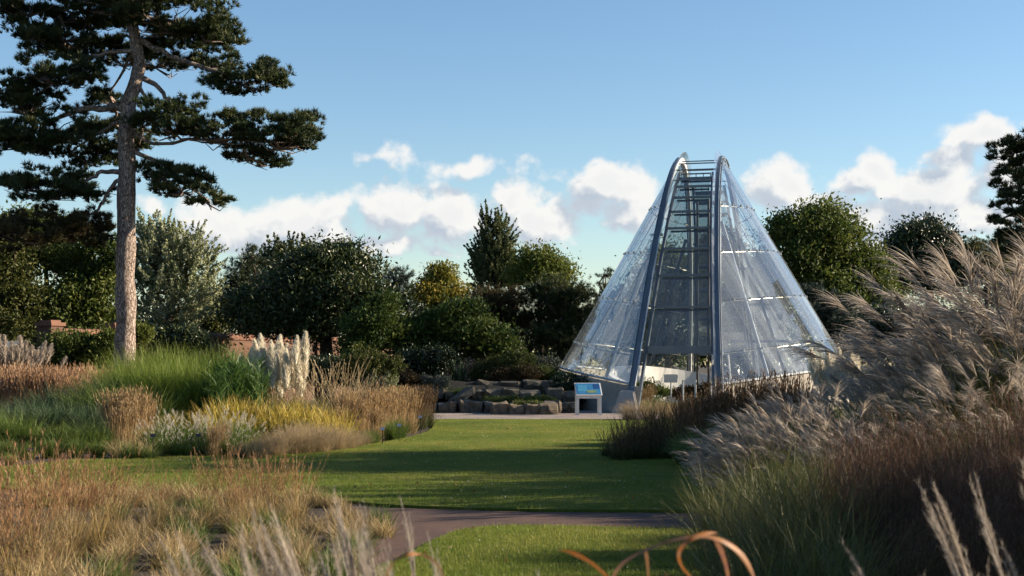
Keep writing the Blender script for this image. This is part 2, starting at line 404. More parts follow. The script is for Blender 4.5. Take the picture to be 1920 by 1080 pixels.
# ---------------------------------------------------------------- glasshouse
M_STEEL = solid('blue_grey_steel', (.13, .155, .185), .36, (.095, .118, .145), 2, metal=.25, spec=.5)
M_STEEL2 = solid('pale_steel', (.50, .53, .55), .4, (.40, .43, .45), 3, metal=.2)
M_CABLE = solid('stainless_cable', (.42, .40, .34), .35, (.3, .28, .22), 5, metal=.7)
M_CONC = solid('concrete', (.38, .35, .31), .85, (.24, .22, .19), 2.2, bumpy=.01)
M_WHITE = solid('white_render', (.74, .72, .68), .8, (.58, .56, .52), 1.2, bumpy=.004)
M_TIMBER = solid('dark_slats', (.07, .06, .05), .7)
def mat_glass(name, dirt, tint=(.93, .97, .96), dcol=(.78, .82, .84)):
    m, nt, N, L, P = newmat(name); N.remove(P)
    v = coords(N, L, 'Object', (.12, 2.6, .12)); s1 = nz(N, L, 1.2, 1, .4, v)
    oi = N.new('ShaderNodeObjectInfo'); pr = N.new('ShaderNodeMapRange'); L.new(oi.outputs['Random'], pr.inputs[0]); pr.inputs[3].default_value = .35; pr.inputs[4].default_value = 1.25
    mr0 = N.new('ShaderNodeMapRange'); L.new(s1, mr0.inputs[0]); mr0.inputs[1].default_value = .38; mr0.inputs[2].default_value = .72; mr0.inputs[3].default_value = dirt*.3; mr0.inputs[4].default_value = dirt
    mr = N.new('ShaderNodeMath'); mr.operation = 'MULTIPLY'; L.new(mr0.outputs[0], mr.inputs[0]); L.new(pr.outputs[0], mr.inputs[1])
    tr = N.new('ShaderNodeBsdfTransparent'); tr.inputs[0].default_value = (*tint, 1)
    gl = N.new('ShaderNodeBsdfGlossy'); gl.inputs['Roughness'].default_value = .012
    ge = N.new('ShaderNodeNewGeometry'); dt = N.new('ShaderNodeVectorMath'); dt.operation = 'DOT_PRODUCT'; L.new(ge.outputs['Normal'], dt.inputs[0]); L.new(ge.outputs['Incoming'], dt.inputs[1])
    def mm(op, a, b):
        x = N.new('ShaderNodeMath'); x.operation = op
        for k, q in enumerate((a, b)):
            if q is None: continue
            if hasattr(q, 'is_output'): L.new(q, x.inputs[k])
            else: x.inputs[k].default_value = q
        return x.outputs[0]
    fr = mm('MULTIPLY_ADD', mm('POWER', mm('SUBTRACT', 1.0, mm('ABSOLUTE', dt.outputs['Value'], None)), 5.0), .915); fr.node.inputs[2].default_value = .085
    a = N.new('ShaderNodeMixShader'); L.new(fr, a.inputs[0]); L.new(tr.outputs[0], a.inputs[1]); L.new(gl.outputs[0], a.inputs[2])
    df = N.new('ShaderNodeBsdfDiffuse'); df.inputs[0].default_value = (*dcol, 1)
    tl = N.new('ShaderNodeBsdfTranslucent'); tl.inputs[0].default_value = (*dcol, 1)
    dd = N.new('ShaderNodeMixShader'); dd.inputs[0].default_value = .45; L.new(df.outputs[0], dd.inputs[1]); L.new(tl.outputs[0], dd.inputs[2])
    b = N.new('ShaderNodeMixShader'); L.new(mr.outputs[0], b.inputs[0]); L.new(a.outputs[0], b.inputs[1]); L.new(dd.outputs[0], b.inputs[2])
    L.new(b.outputs[0], N['Material Output'].inputs[0]); return m
M_GLASS = mat_glass('dusty_glass', .125, (.97, .99, 1.0), (.74, .83, .92)); M_GLASS2 = mat_glass('shade_tinted_glass', .06, (.70, .74, .74))  # end-pane glass tinted dark so its colour carries the dim interior
HA = math.radians(14.5)
house = thing('glasshouse', 'tall conical glass alpine house with two grey steel arches and ladder-like front', 'glasshouse', (7.5, 56, 0), -HA)
# local frame: x to the right, y (u) away from the camera along the arches, z up
za = lambda u: 9.75*(1-(u/8.0)**2)
gap = lambda z: 1.55-.077*z
zb = lambda u: 1.0+.62*(1-(u/7.6)**2)
SL = .585
def shell(side, u, o):                      # point on the glass shell, o metres above the lower edge
    z = zb(u)+o; zt = za(u); v = gap(zt)+SL*(zt-z); return Vector((side*v, u, z))
JR = random.Random(3)
rows = [0, .95, 2.65, 4.35, 6.05, 7.75, 9.4]
us = [-7.6]+[round(-7.0+.7*i, 3) for i in range(21)]+[7.6]
tops = [max(0.0, za(u)+.28-zb(u)) for u in us]
for side in (-1, 1):
    cab, clamp = Acc(), Acc()
    for i in range(len(us)-1):
        u0, u1 = us[i], us[i+1]
        for k in range(len(rows)-1):
            t0 = min(rows[k+1], tops[i]); t1 = min(rows[k+1], tops[i+1]); b0 = min(rows[k], tops[i]); b1 = min(rows[k], tops[i+1])
            if (t0-b0)+(t1-b1) < .12: continue
            eu = .006 if u1 > u0 else 0
            q = [shell(side, u0+eu, b0+.006), shell(side, u1-eu, b1+.006), shell(side, u1-eu, t1-.004), shell(side, u0+eu, t0-.004)]
            nrm = (q[1]-q[0]).cross(q[2]-q[0])
            if nrm.length < 1e-6: nrm = (q[2]-q[0]).cross(q[3]-q[0])
            nrm = nrm.normalized(); q = [p+nrm*JR.uniform(-.007, .007) for p in q]; nrm = nrm*.006
            a = Acc(); a.hexa(np.array([p-nrm for p in q]+[p+nrm for p in q]))
            obj('glass_pane', a.mesh('glass_pane'), M_GLASS, house)
    for i, u in enumerate(us[1:-1], 1):
        top = tops[i]-.28
        if top > .3:
            off = Vector((-side*.07, 0, -.04))
            cab.tube([shell(side, u, 0)+off, shell(side, u, top)+off], .011, 5)
        for k, o in enumerate(rows[:-1]):
            if o <= top+.05:
                p = shell(side, u, o); clamp.box(p, (.075, .08, .075)); clamp.bar(p, p+Vector((-side*.14, 0, -.08)), .03, .03)
            if o > 0 and i+1 < len(us)-1 and o <= min(top, tops[i+1]-.28)+.05:
                off = Vector((-side*.10, 0, -.05)); cab.tube([shell(side, u, o)+off, shell(side, us[i+1], o)+off], .014, 5)
    edge = [shell(side, u, -.03) for u in np.linspace(-7.55, 7.55, 40)]
    e = Acc(); e.tube(edge, .045, 6); obj('lower_edge_rail', e.mesh('lower_edge_rail'), M_STEEL2, house)
    obj('cable_net', cab.mesh('cable_net'), M_CABLE, house); obj('glass_clamps', clamp.mesh('glass_clamps'), M_STEEL2, house, 'stuff')
    # steel arch: rectangular section swept over the parabola, with a round rail on its outer lip
    def sweep(n, lat0, lat1, r0, r1, umax=8.0):
        V = []
        for u in np.linspace(-umax, umax, n):
            z = za(u); t = Vector((0, 1, -19.5*u/64.0)).normalized(); nr = Vector((0, -t.z, t.y))
            for lt, rr in ((lat0, r0), (lat1, r0), (lat1, r1), (lat0, r1)):
                p = Vector((side*(gap(z)+lt), u, z))+nr*rr; p.z = max(p.z, -.05); V.append(p)
        Q = [[i*4+j, i*4+(j+1) % 4, i*4+4+(j+1) % 4, i*4+4+j] for i in range(n-1) for j in range(4)]
        a = Acc(); a.add(np.array(V), Q=Q+[[0,1,2,3],[n*4-1,n*4-2,n*4-3,n*4-4]]); return a
    obj('arch', sweep(56, -.065, .065, -.20, .03).mesh('arch'), M_STEEL2 if side < 0 else M_STEEL, house)  # left arch paler: sunlight on its inner face put into the colour
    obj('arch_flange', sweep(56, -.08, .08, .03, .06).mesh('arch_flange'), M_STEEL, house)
    a = Acc(); a.tube([(side*(gap(za(u))+.125), u, max(0, za(u)-.05)) for u in np.linspace(-7.9, 7.9, 50)], .03, 7); obj('arch_rail', a.mesh('arch_rail'), M_STEEL, house)
    a = Acc(); a.tube([(side*3.3, -5.2, 0), (side*(gap(7)+.12), -3.6, 6.9)], .07, 8); obj('raking_strut', a.mesh('raking_strut'), M_STEEL, house)
    a = Acc(); a.tube([(side*3.3, 5.2, 0), (side*(gap(7)+.12), 3.6, 6.9)], .07, 8); obj('raking_strut', a.mesh('raking_strut'), M_STEEL, house)
    # concrete kerb below the glass
    V = []; ul = np.linspace(-7.7, 7.7, 44)
    for u in ul:
        p = shell(side, np.clip(u, -7.6, 7.6), -.10); ins = -side
        for dx, z in ((0.0, -.05), (.0, p.z), (ins*.25, p.z), (ins*.25, -.05)): V.append((p.x+dx+(-ins*.0), u, z))
    Q = [[i*4+j, i*4+(j+1) % 4, i*4+4+(j+1) % 4, i*4+4+j] for i in range(43) for j in range(4)]
    a = Acc(); a.add(np.array(V), Q=Q+[[0,1,2,3],[175,174,173,172]]); obj('concrete_kerb', a.mesh('concrete_kerb'), M_CONC, house)
    for fb in (-1, 1):                         # wedge-shaped concrete foot of each arch
        y0 = fb*8.0; a = Acc(); s = side*1.62
        a.hexa(np.array([(s-.42, y0-fb*-.75, -.05), (s+.42, y0-fb*-.75, -.05), (s+.36, y0-fb*.5, -.05), (s-.36, y0-fb*.5, -.05),
                         (s-.22, y0-fb*-.12, .72), (s+.22, y0-fb*-.12, .72), (s+.22, y0-fb*.4, .78), (s-.22, y0-fb*.4, .78)]))
        obj('arch_foot', a.mesh('arch_foot'), M_CONC, house)
# white curved retaining wall inside
V = []; n_ = 60
for i, th in enumerate(np.linspace(-2.5, 2.5, n_)):
    x, y = 3.7*math.sin(th)*1.0, 5.2*math.cos(th)
    h = .25+1.35*(.5+.5*math.cos(th+1.1))**1.3
    for q, z in ((1.0, -.05), (1.0, h), (.94, h), (.94, -.05)): V.append((x*q, y*q, z))
Q = [[i*4+j, i*4+(j+1) % 4, i*4+4+(j+1) % 4, i*4+4+j] for i in range(n_-1) for j in range(4)]
a = Acc(); a.add(np.array(V), Q=Q+[[0,1,2,3],[n_*4-1,n_*4-2,n_*4-3,n_*4-4]]); obj('retaining_wall', a.mesh('retaining_wall'), M_WHITE, house)
# ladder-like glazed ends between the arches
zt = [2.17, 3.68, 4.84, 5.85, 6.64, 7.30, 7.88, 8.34, 8.70]
def lu(z, e): return e*(8*math.sqrt(max(0, 1-z/9.75))-.34)
def lx(z): return gap(z)-.30
for e in (-1, 1):
    for i, z in enumerate(zt):
        w, h = (.16, .27) if i == 0 else (.10, .085)
        a = Acc(); a.bar((-lx(z)-.02, lu(z, e), z), (lx(z)+.02, lu(z, e), z), w, h)
        obj('lintel' if i == 0 else 'transom', a.mesh('transom'), M_STEEL, house)
        if i < len(zt)-1:
            z2 = zt[i+1]; q = [Vector((s*lx(zz), lu(zz, e), zz+dz)) for s, zz, dz in ((-1, z, .05), (1, z, .05), (1, z2, -.05), (-1, z2, -.05))]
            nr = (q[1]-q[0]).cross(q[2]-q[0]).normalized()*.008
            a = Acc(); a.hexa(np.array([p-nr for p in q]+[p+nr for p in q])); obj('end_pane', a.mesh('end_pane'), M_GLASS2, house)
            # dark ventilation board hung just inside each transom
            a = Acc(); a.bar((-lx(z2)+.05, lu(z2, e)-e*.22, z2-.10), (lx(z2)-.05, lu(z2, e)-e*.22, z2-.10), .03, .07); obj('vent_board', a.mesh('vent_board'), M_TIMBER, house)
    for s in (-1, 1):
        a = Acc(); pts = [(s*(lx(z)+.07), lu(z, e), z) for z in np.linspace(0, 8.9, 22)]
        for p, q in zip(pts, pts[1:]): a.bar(p, q, .09, .13)
        obj('stile', a.mesh('stile'), M_STEEL, house)
    # railed gallery near the top
    a = Acc(); z = 8.9; a.bar((-lx(z), lu(z, e), z), (lx(z), lu(z, e), z), .06, .05); a.bar((-lx(z), lu(z, e), z-.3), (lx(z), lu(z, e), z-.3), .04, .04)
    for s in np.linspace(-1, 1, 5): a.bar((s*lx(z)*.97, lu(z, e), z-.32), (s*lx(z)*.97, lu(z, e), z), .03, .03)
    obj('gallery_rail', a.mesh('gallery_rail'), M_STEEL, house)
for u in (-2.6, -1.9, -1.2, -.45, .3, 1.1, 1.9):
    z = za(u)-.12; a = Acc(); a.tube([(-gap(z), u, z), (gap(z), u, z)], .022, 6); obj('tie_rod', a.mesh('tie_rod'), M_STEEL, house)
# walkway deck with slats high inside and a central shaft of dark posts
for x, y in ((-.35, 1.2), (.1, 1.2), (.55, 1.2)):
    a = Acc(); a.tube([(x, y, 0), (x, y, 8.3)], .05, 8); obj('inner_post', a.mesh('inner_post'), M_TIMBER if x < .3 else M_STEEL2, house)
for side in (-1, 1):                          # slatted screens behind the glass shells
    for k in range(4):
        z = 2.5+k*1.35; a = Acc(); a.bar((side*(gap(z)+.12), -3.6+k*.30, z), (side*(shell(1, -3.6+k*.30, z-zb(-3.6+k*.30)).x-.45), -3.6+k*.30, z), .05, .10); obj('inner_rail', a.mesh('inner_rail'), M_STEEL, house)
for x, y, t in ((1.15, -7.0, .05), (1.28, -6.9, .12), (1.78, -6.6, -.1)):
    a = Acc(); a.tube([(x-t, y, 0), (x+t, y, 2.0)], .035, 7); obj('door_post', a.mesh('door_post'), M_WHITE, house)
for x, y in ((-.1, -5.0), (.35, -5.0)):
    a = Acc(); a.box((x, y, .55), (.06, .06, 1.1)); obj('rail_post', a.mesh('rail_post'), M_WHITE, house)
a = Acc(); a.box((-.55, -4.9, 1.15), (.5, .05, .30)); a.box((-.55, -4.88, .5), (.05, .05, 1.0)); obj('notice_board', a.mesh('notice_board'), M_WHITE, house)

# ---------------------------------------------------------------- information lectern
M_LECT = solid('cream_paint', (.72, .70, .64), .45, (.6, .58, .52), 4)
M_BLUE = solid('blue_print', (.045, .20, .38), .3, (.03, .12, .27), 3); M_NAVY = solid('navy_print', (.02, .07, .2), .3)
M_YEL = solid('green_yellow_print', (.24, .27, .08), .3, (.06, .17, .16), 9)
lp = at(1103, 775, 46.6); lect = thing('information_lectern', 'cream metal information lectern with sloping blue panel beside the glasshouse', 'sign', (lp.x, lp.y, 0), .08)
for x in (-.37, .37):
    for y in (-.2, .22):
        a = Acc(); a.box((x, y, .34), (.075, .06, .68)); obj('leg', a.mesh('leg'), M_LECT, lect)
a = Acc(); a.box((0, -.215, .62), (.82, .04, .14)); a.box((0, .235, .75), (.82, .04, .3)); obj('apron', a.mesh('apron'), M_LECT, lect)
Rt = Matrix.Rotation(math.radians(36), 4, 'X')
def slab(c, s, up):
    a = Acc(); a.box((c[0], c[1], up), s); V = a.V[0]; a.V[0] = np.array([Rt @ Vector(v)+Vector((0, 0, .84)) for v in V]); return a
obj('panel_frame', slab((0, 0), (.86, .66, .04), 0).mesh('panel_frame'), M_LECT, lect)
pn = obj('panel', slab((0, 0), (.79, .60, .012), .024).mesh('panel'), M_BLUE, lect)
obj('printed_picture', slab((.28, .12), (.2, .26, .004), .033).mesh('printed_picture'), M_NAVY, pn)
a = slab((.1, -.15), (.34, .14, .004), .034); obj('printed_picture', a.mesh('printed_picture'), M_YEL, pn)
a = slab((-.2, .02), (.3, .34, .003), .0325); obj('printed_picture', a.mesh('printed_picture'), solid('light_blue_print', (.07, .27, .44), .3), pn)

# ---------------------------------------------------------------- brick wall receding to the right
def mat_brick():
    m, nt, N, L, P = newmat('red_brick'); t = N.new('ShaderNodeTexCoord')
    mp = N.new('ShaderNodeMapping'); mp.inputs['Rotation'].default_value = (math.pi/2, 0, 0); L.new(t.outputs['Object'], mp.inputs[0])
    b = N.new('ShaderNodeTexBrick'); L.new(mp.outputs[0], b.inputs[0])
    b.inputs['Color1'].default_value = (.12, .05, .03, 1); b.inputs['Color2'].default_value = (.085, .038, .024, 1); b.inputs['Mortar'].default_value = (.12, .095, .07, 1)
    b.inputs['Scale'].default_value = 1; b.inputs['Mortar Size'].default_value = .008; b.inputs['Brick Width'].default_value = .225; b.inputs['Row Height'].default_value = .075
    f = nz(N, L, 1.4, 5, .65, t.outputs['Object'])
    c = mixc(N, L, 1.0, b.outputs[0], ramp(N, L, f, [(.5, .5, .5), (1.15, 1.1, 1.05)], [.3, .7]), 'MULTIPLY')
    L.new(c, P.inputs['Base Color']); P.inputs['Roughness'].default_value = .9; bump(N, L, P, b.outputs['Fac'], .5, -.01); return m
M_BRICK = mat_brick(); M_COPE = solid('terracotta_coping', (.17, .08, .048), .85, (.10, .052, .034), 3, bumpy=.01)
w0, w1 = Vector((-16.1, 49.6, 0)), Vector((-.6, 86, 0)); wd = w1-w0; wl = wd.length; wa = math.atan2(wd.y, wd.x)
wall = thing('garden_wall', 'long pierced red brick garden wall with square piers behind the tall pine', 'wall', w0, wa)
piers = [0, 3.4]+list(np.arange(8.2, wl, 4.8))
for i, x in enumerate(piers):
    a = Acc(); a.box((x, 0, 1.5), (.62, .62, 3.0)); p = obj('pier', a.mesh('pier'), M_BRICK, wall)
    a = Acc(); a.box((x, 0, 3.06), (.74, .74, .12)); a.box((x, 0, 3.16), (.5, .5, .08)); obj('pier_cap', a.mesh('pier_cap'), M_COPE, p)
    if i+1 < len(piers):
        x2 = piers[i+1]; c, ln = (x+x2)/2, x2-x-.62
        a = Acc(); a.box((c, 0, .85), (ln, .34, 1.7)); a.box((c, 0, 2.5), (ln, .34, .36)); obj('wall_panel', a.mesh('wall_panel'), M_BRICK, wall)
        a = Acc()
        for k in range(4):
            m = int(ln/.56); step = ln/m
            for j in range(m): a.box((x+.31+step*(j+.5)+(0.0 if k % 2 else step*.0), 0, 1.7+.155*k+.0775), (step-(.13 if k in (1, 2) else .006), .34, .152))
        obj('pierced_course', a.mesh('pierced_course'), M_BRICK, wall)
        a = Acc(); a.box((c, 0, 2.72), (ln, .46, .08)); a.tube([(c-ln/2, 0, 2.78), (c+ln/2, 0, 2.78)], .16, 10); obj('coping', a.mesh('coping'), M_COPE, wall)
# low shed roof seen left of the wall end
sh = thing('garden_shed', 'low grey shed roof at the far left edge beyond the wall end', 'shed', (-19.6, 51.5, 0), .1)
a = Acc(); a.box((0, 0, 1.0), (3.4, 2.2, 2.0)); obj('shed_body', a.mesh('shed_body'), solid('dark_boards', (.05, .05, .045), .8), sh)
a = Acc(); a.hexa(np.array([(-1.9,-1.3,1.95),(1.9,-1.3,1.95),(1.9,1.3,1.95),(-1.9,1.3,1.95),(-1.8,-.06,2.5),(1.8,-.06,2.5),(1.8,.06,2.5),(-1.8,.06,2.5)])); obj('roof', a.mesh('roof'), solid('roof_felt', (.17, .18, .18), .7), sh)

# ---------------------------------------------------------------- rock garden
def mat_rock():
    m, nt, N, L, P = newmat('sandstone'); v = coords(N, L); v2 = coords(N, L, 'Object', (1, 1, 5))
    a = ramp(N, L, nz(N, L, 2.2, 6, .65, v), [(.06, .048, .036), (.15, .12, .085), (.25, .20, .145)], [.3, .5, .75])
    b = ramp(N, L, nz(N, L, 2.5, 4, .6, v2), [(.6, .6, .6), (1.1, 1.1, 1.1)], [.35, .65])
    c = mixc(N, L, 1.0, a, b, 'MULTIPLY')
    c = mixc(N, L, ramp(N, L, nz(N, L, 5, 5, .7, v), [(0, 0, 0), (.7, .7, .7)], [.55, .75]), c, (.07, .075, .04))
    L.new(c, P.inputs['Base Color']); P.inputs['Roughness'].default_value = .92; bump(N, L, P, nz(N, L, 9, 7, .7, v2), .9, .04); return m
M_ROCK = mat_rock()
def rock_mesh(seed):
    import bmesh
    r = random.Random(seed); bm = bmesh.new(); bmesh.ops.create_cube(bm, size=1)
    bmesh.ops.bevel(bm, geom=bm.edges[:], offset=.10, segments=1, affect='EDGES')
    bmesh.ops.subdivide_edges(bm, edges=bm.edges[:], cuts=1, use_grid_fill=True)
    from mathutils import noise
    for v in bm.verts:
        o = Vector((r.random()*0+seed*3.1, 0, 0)); n = noise.noise_vector(v.co*1.9+o)*.15+noise.noise_vector(v.co*6+o)*.05; v.co += n
    me = bpy.data.meshes.new('stone'); bm.to_mesh(me); bm.free(); me.materials.append(M_ROCK); return me
ROCKS = [rock_mesh(i) for i in range(7)]
def stone(parent, px0, px1, py0, py1, d, i, depth=.7):
    a, b = at(px0, py1, d), at(px1, py0, d)
    o = obj('stone', ROCKS[i % 7], None, parent); rr = random.Random(i*7+1)
    o.location = ((a.x+b.x)/2, d+depth/2, (a.z+b.z)/2-.03); o.scale = ((b.x-a.x)*1.04, depth, ((b.z-a.z)+.08)*rr.uniform(.88, 1.22))
    o.rotation_euler = (rr.uniform(-.06, .06), rr.uniform(-.09, .09), rr.uniform(-.22, .22)); return o
def terrace(label, L_, d, depth=.8, s0=0):
    t = thing('stone_terrace', label, 'rock terrace', (0, 0, 0), 0, 'stone terraces of the rock garden')
    for k, q in enumerate(L_): stone(t, *q, d, s0+k, depth)
    return t
terrace('lowest row of squarish sandstone blocks along the far path', [(806,819,758,776),(820,836,757,776),(837,857,757,775),(859,880,754,774),(881,905,754,773),(906,923,754,773),(1048,1066,755,773),(1067,1084,756,773)], 48.4, .8, 0)
terrace('middle row of dark sandstone blocks in the rock garden', [(879,904,733,751),(905,937,731,751),(938,970,732,751),(971,1011,732,752),(1024,1056,729,753),(1057,1080,735,755)], 50.6, 1.0, 9)
terrace('topmost row of long flat sandstone blocks in the rock garden', [(893,936,716,733),(939,979,714,733),(980,1022,714,731),(1021,1036,716,733)], 52.2, 1.0, 17)
terrace('broken sandstone ledge below the grey cushion shrubs', [(766,784,726,742),(785,806,729,744),(808,833,728,745),(786,820,741,751),(836,852,733,746)], 50.2, .8, 22)
sl = thing('stone_slab', 'sunlit sloping sandstone slab beside the middle row of blocks', 'stone', at(866, 742, 50), 0)
o = obj('stone', ROCKS[3], None, sl); o.scale = (.9, 1.1, .26); o.rotation_euler = (0, -.55, .2)
pl = thing('stone_planter', 'low planter built of sandstone blocks standing on the far path', 'planter', (0, 0, 0))
for k, q in enumerate([(921,953,757,779),(955,982,760,779),(983,1009,760,779),(1010,1045,756,780)]): stone(pl, *q, 46.9, 30+k, .45)
for k, q in enumerate([(925,955,755,772),(958,985,756,772),(988,1015,756,772),(1018,1053,755,772)]): stone(pl, *q, 48.0, 40+k, .4)
pa, pb = at(925, 765, 47.2), at(1045, 765, 47.2); a = Acc(); a.box(((pa.x+pb.x)/2, 47.8, .13), (pb.x-pa.x, .8, .26)); obj('soil_fill', a.mesh('soil_fill'), M_SOIL, pl)
# earth bank that carries the terraces and shrubs
def bank(name, cx, cy, rx, ry, h, seed, flat=.55):
    r = rng(seed); n, m = 40, 10; V = [(cx, cy, h)]
    for j in range(1, m+1):
        q = j/m
        for i in range(n):
            an = i/n*2*math.pi; z = h*(1-max(0, (q-flat)/(1-flat))**1.3)+r.normal()*.03*(q < .95) - .05*(q > .99)
            V.append((cx+rx*q*math.cos(an), cy+ry*q*math.sin(an), z))
    T = [[0, 1+i, 1+(i+1) % n] for i in range(n)]; Q = [[1+j*n+i, 1+j*n+n+i, 1+j*n+n+(i+1) % n, 1+j*n+(i+1) % n] for j in range(m-1) for i in range(n)]
    a = Acc(); a.add(np.array(V), Q=Q, T=T); return tag(obj(name, a.mesh(name, True), M_SOIL), kind='structure')
bank('rock_garden_bank', -1.6, 56.0, 5.6, 6.4, 1.0, 3)
# ---------------------------------------------------------------- trees and shrubs
def mat_bark(name, c0, c1, c2, sc=1.0, plates=.05):
    m, nt, N, L, P = newmat(name); v = coords(N, L, 'Object', (13*sc, 13*sc, 2.4*sc)); v0 = coords(N, L, 'Object', (3*sc, 3*sc, 1.2*sc))
    dn = N.new('ShaderNodeTexNoise'); dn.inputs['Scale'].default_value = 2.2; dn.inputs['Detail'].default_value = 5; L.new(v0, dn.inputs['Vector'])
    av = N.new('ShaderNodeVectorMath'); av.operation = 'MULTIPLY_ADD'; L.new(dn.outputs['Color'], av.inputs[0]); av.inputs[1].default_value = (3.2, 3.2, 1.8); L.new(v, av.inputs[2]); v = av.outputs[0]
    vo = N.new('ShaderNodeTexVoronoi'); vo.inputs['Scale'].default_value = 1.6; vo.feature = 'DISTANCE_TO_EDGE'; L.new(v, vo.inputs[0])
    e = ramp(N, L, vo.outputs['Distance'], [(.1, .1, .1), (1, 1, 1)], [.0, .16])
    a = ramp(N, L, nz(N, L, 1.6, 6, .65, v), [c1, c2], [.3, .7]); c = mixc(N, L, e, c0, a)
    L.new(c, P.inputs['Base Color']); P.inputs['Roughness'].default_value = .95; P.inputs['Specular IOR Level'].default_value = .1
    bump(N, L, P, e, .9, plates); return m
M_PBARK = mat_bark('pine_bark', (.07, .052, .044), (.27, .21, .175), (.44, .36, .31))
M_BARK = mat_bark('brown_bark', (.03, .024, .018), (.09, .07, .052), (.15, .115, .085), 1.4, .03)
def crown(acc, r, lobes, n, size, cr, mode='leaf', tintfn=None, hollow=.5, aspect=.5, flat=.7, spray=(.5, .9), upb=.3, lean=(0, 0, 0)):
    """lobes: (centre xyz, radii xyz). Leaves gathered in clumps spread through each lobe's volume."""
    wts = np.array([l[1][0]*l[1][2]+l[1][1]*.3 for l in lobes]); wts = wts/wts.sum()
    per = 90 if mode == 'leaf' and cr > .2 else 44; K = max(8, n//per)
    li = r.choice(len(lobes), K, p=wts)
    C0 = np.array([l[0] for l in lobes])[li]; R0 = np.array([l[1] for l in lobes])[li]
    D = r.normal(size=(K, 3)); D /= np.linalg.norm(D, axis=1)[:, None]
    q = hollow+(1-hollow)*r.random(K)**.6
    C = C0+D*R0*q[:, None]
    sz = cr*r.uniform(.6, 1.35, K)*(1.2 if per == 90 else 1)
    ct = r.random(K)
    X = np.repeat(C, per, 0); DD = np.repeat(D, per, 0); S = np.repeat(sz, per)
    if mode == 'spray':                                   # leaves strung along rising shoots
        A = D*.75+np.array([0, 0, .9])+np.array(lean)+r.normal(size=(K, 3))*.18; A /= np.linalg.norm(A, axis=1)[:, None]
        t = r.random(len(X)); Ls = np.repeat(r.uniform(*spray, K), per)
        X = X+np.repeat(A, per, 0)*(t*Ls)[:, None]+r.normal(size=X.shape)*(S*(1.05-t))[:, None]*.55; OD = np.repeat(A, per, 0)
    else:
        X = X+r.normal(size=X.shape)*S[:, None]*np.array([1, 1, flat]); OD = DD
    tint = np.clip(np.repeat(ct, per)*.7+r.random(len(X))*.3, 0, 1)
    if mode == 'needle':
        k = 9; sel = np.arange(0, len(X), k)
        A = OD[sel]*.8+np.array([0, 0, .6]); A /= np.linalg.norm(A, axis=1)[:, None]
        needles(acc, r, X[sel], A, k*2, size, size*.11, .9, tint[sel])
    else: leaves(acc, r, X, (size*.65, size*1.3), OD, upb, tint, aspect)
    return C
def tree(name, label, cat, d, bx, lobes, mat, n, size, cr, tr=.2, seed=1, mode='leaf', bark=None, th=None, group=None, depth=.9, bz=0.0, limbs=True, lean=0, **kw):
    """lobes in photo pixels (cx, cy, rx, ry[, depth offset m]) at distance d; bx: pixel column of the stem"""
    r = rng(seed); X0 = (bx-CX)*d/F; Lb = []
    for l in lobes:
        p = at(l[0], l[1], d); rx, rz = l[2]*d/F, l[3]*d/F; dy = l[4] if len(l) > 4 else r.uniform(-.5, .5)*rx
        Lb.append(((p.x-X0, dy, p.z-bz), (rx, min(rx, rz*1.6)*depth, rz)))
    if limbs and mode != 'spray':                       # smaller boughs break up the outline
        for c, R in list(Lb):
            for _ in range(3):
                v = r.normal(size=3); v[2] = abs(v[2])*.8-.1; v /= np.linalg.norm(v)
                Lb.append((tuple(np.array(c)+v*np.array(R)*.72), tuple(np.array(R)*r.uniform(.26, .46))))
    t = thing(name, label, cat, (X0, d, bz), 0, group)
    a = Acc(); C = crown(a, r, Lb, n, size, cr, mode, **kw)
    obj('crown', a.mesh('crown'), mat, t)
    b = Acc(); zc = np.mean([l[0][2] for l in Lb]); xc = np.mean([l[0][0] for l in Lb]); top = th if th is not None else zc
    if limbs:
        tp = [(0, 0, -.1), (xc*.15+r.normal()*.05, r.normal()*.05, top*.33), (xc*.5, r.normal()*.1, top*.7), (xc, 0, top)]
        b.tube(tp, [tr*1.25, tr, tr*.75, tr*.45], 9, wob=.05, seed=seed)
        for l in Lb:
            f = r.uniform(.45, .95); s = np.array(tp[2])*(1-f)+np.array(tp[3])*f; e = np.array(l[0])+np.array([0, 0, l[1][2]*.5]); mid = (s+e)/2+r.normal(size=3)*.15*np.linalg.norm(e-s)+[0, 0, -.05]
            b.tube([s, mid, e], [tr*.42, tr*.28, tr*.08], 6)
        for c in C[r.choice(len(C), min(len(C), 46), replace=False)]:
            l = min(Lb, key=lambda q: np.linalg.norm(np.array(q[0])-c)); s = np.array(l[0]); b.tube([s, (s+c)/2+r.normal(size=3)*.1, c], [tr*.16, tr*.1, tr*.04], 4, cap=False)
    else:
        for k in range(7):
            c = C[r.integers(len(C))]; b.tube([(r.normal()*.1, r.normal()*.1, -.05), c*.5+r.normal(size=3)*.05, c], [tr, tr*.7, tr*.3], 5, cap=False)
    obj('trunk' if limbs else 'stems', b.mesh('trunk', True), bark or M_BARK, t)
    return t
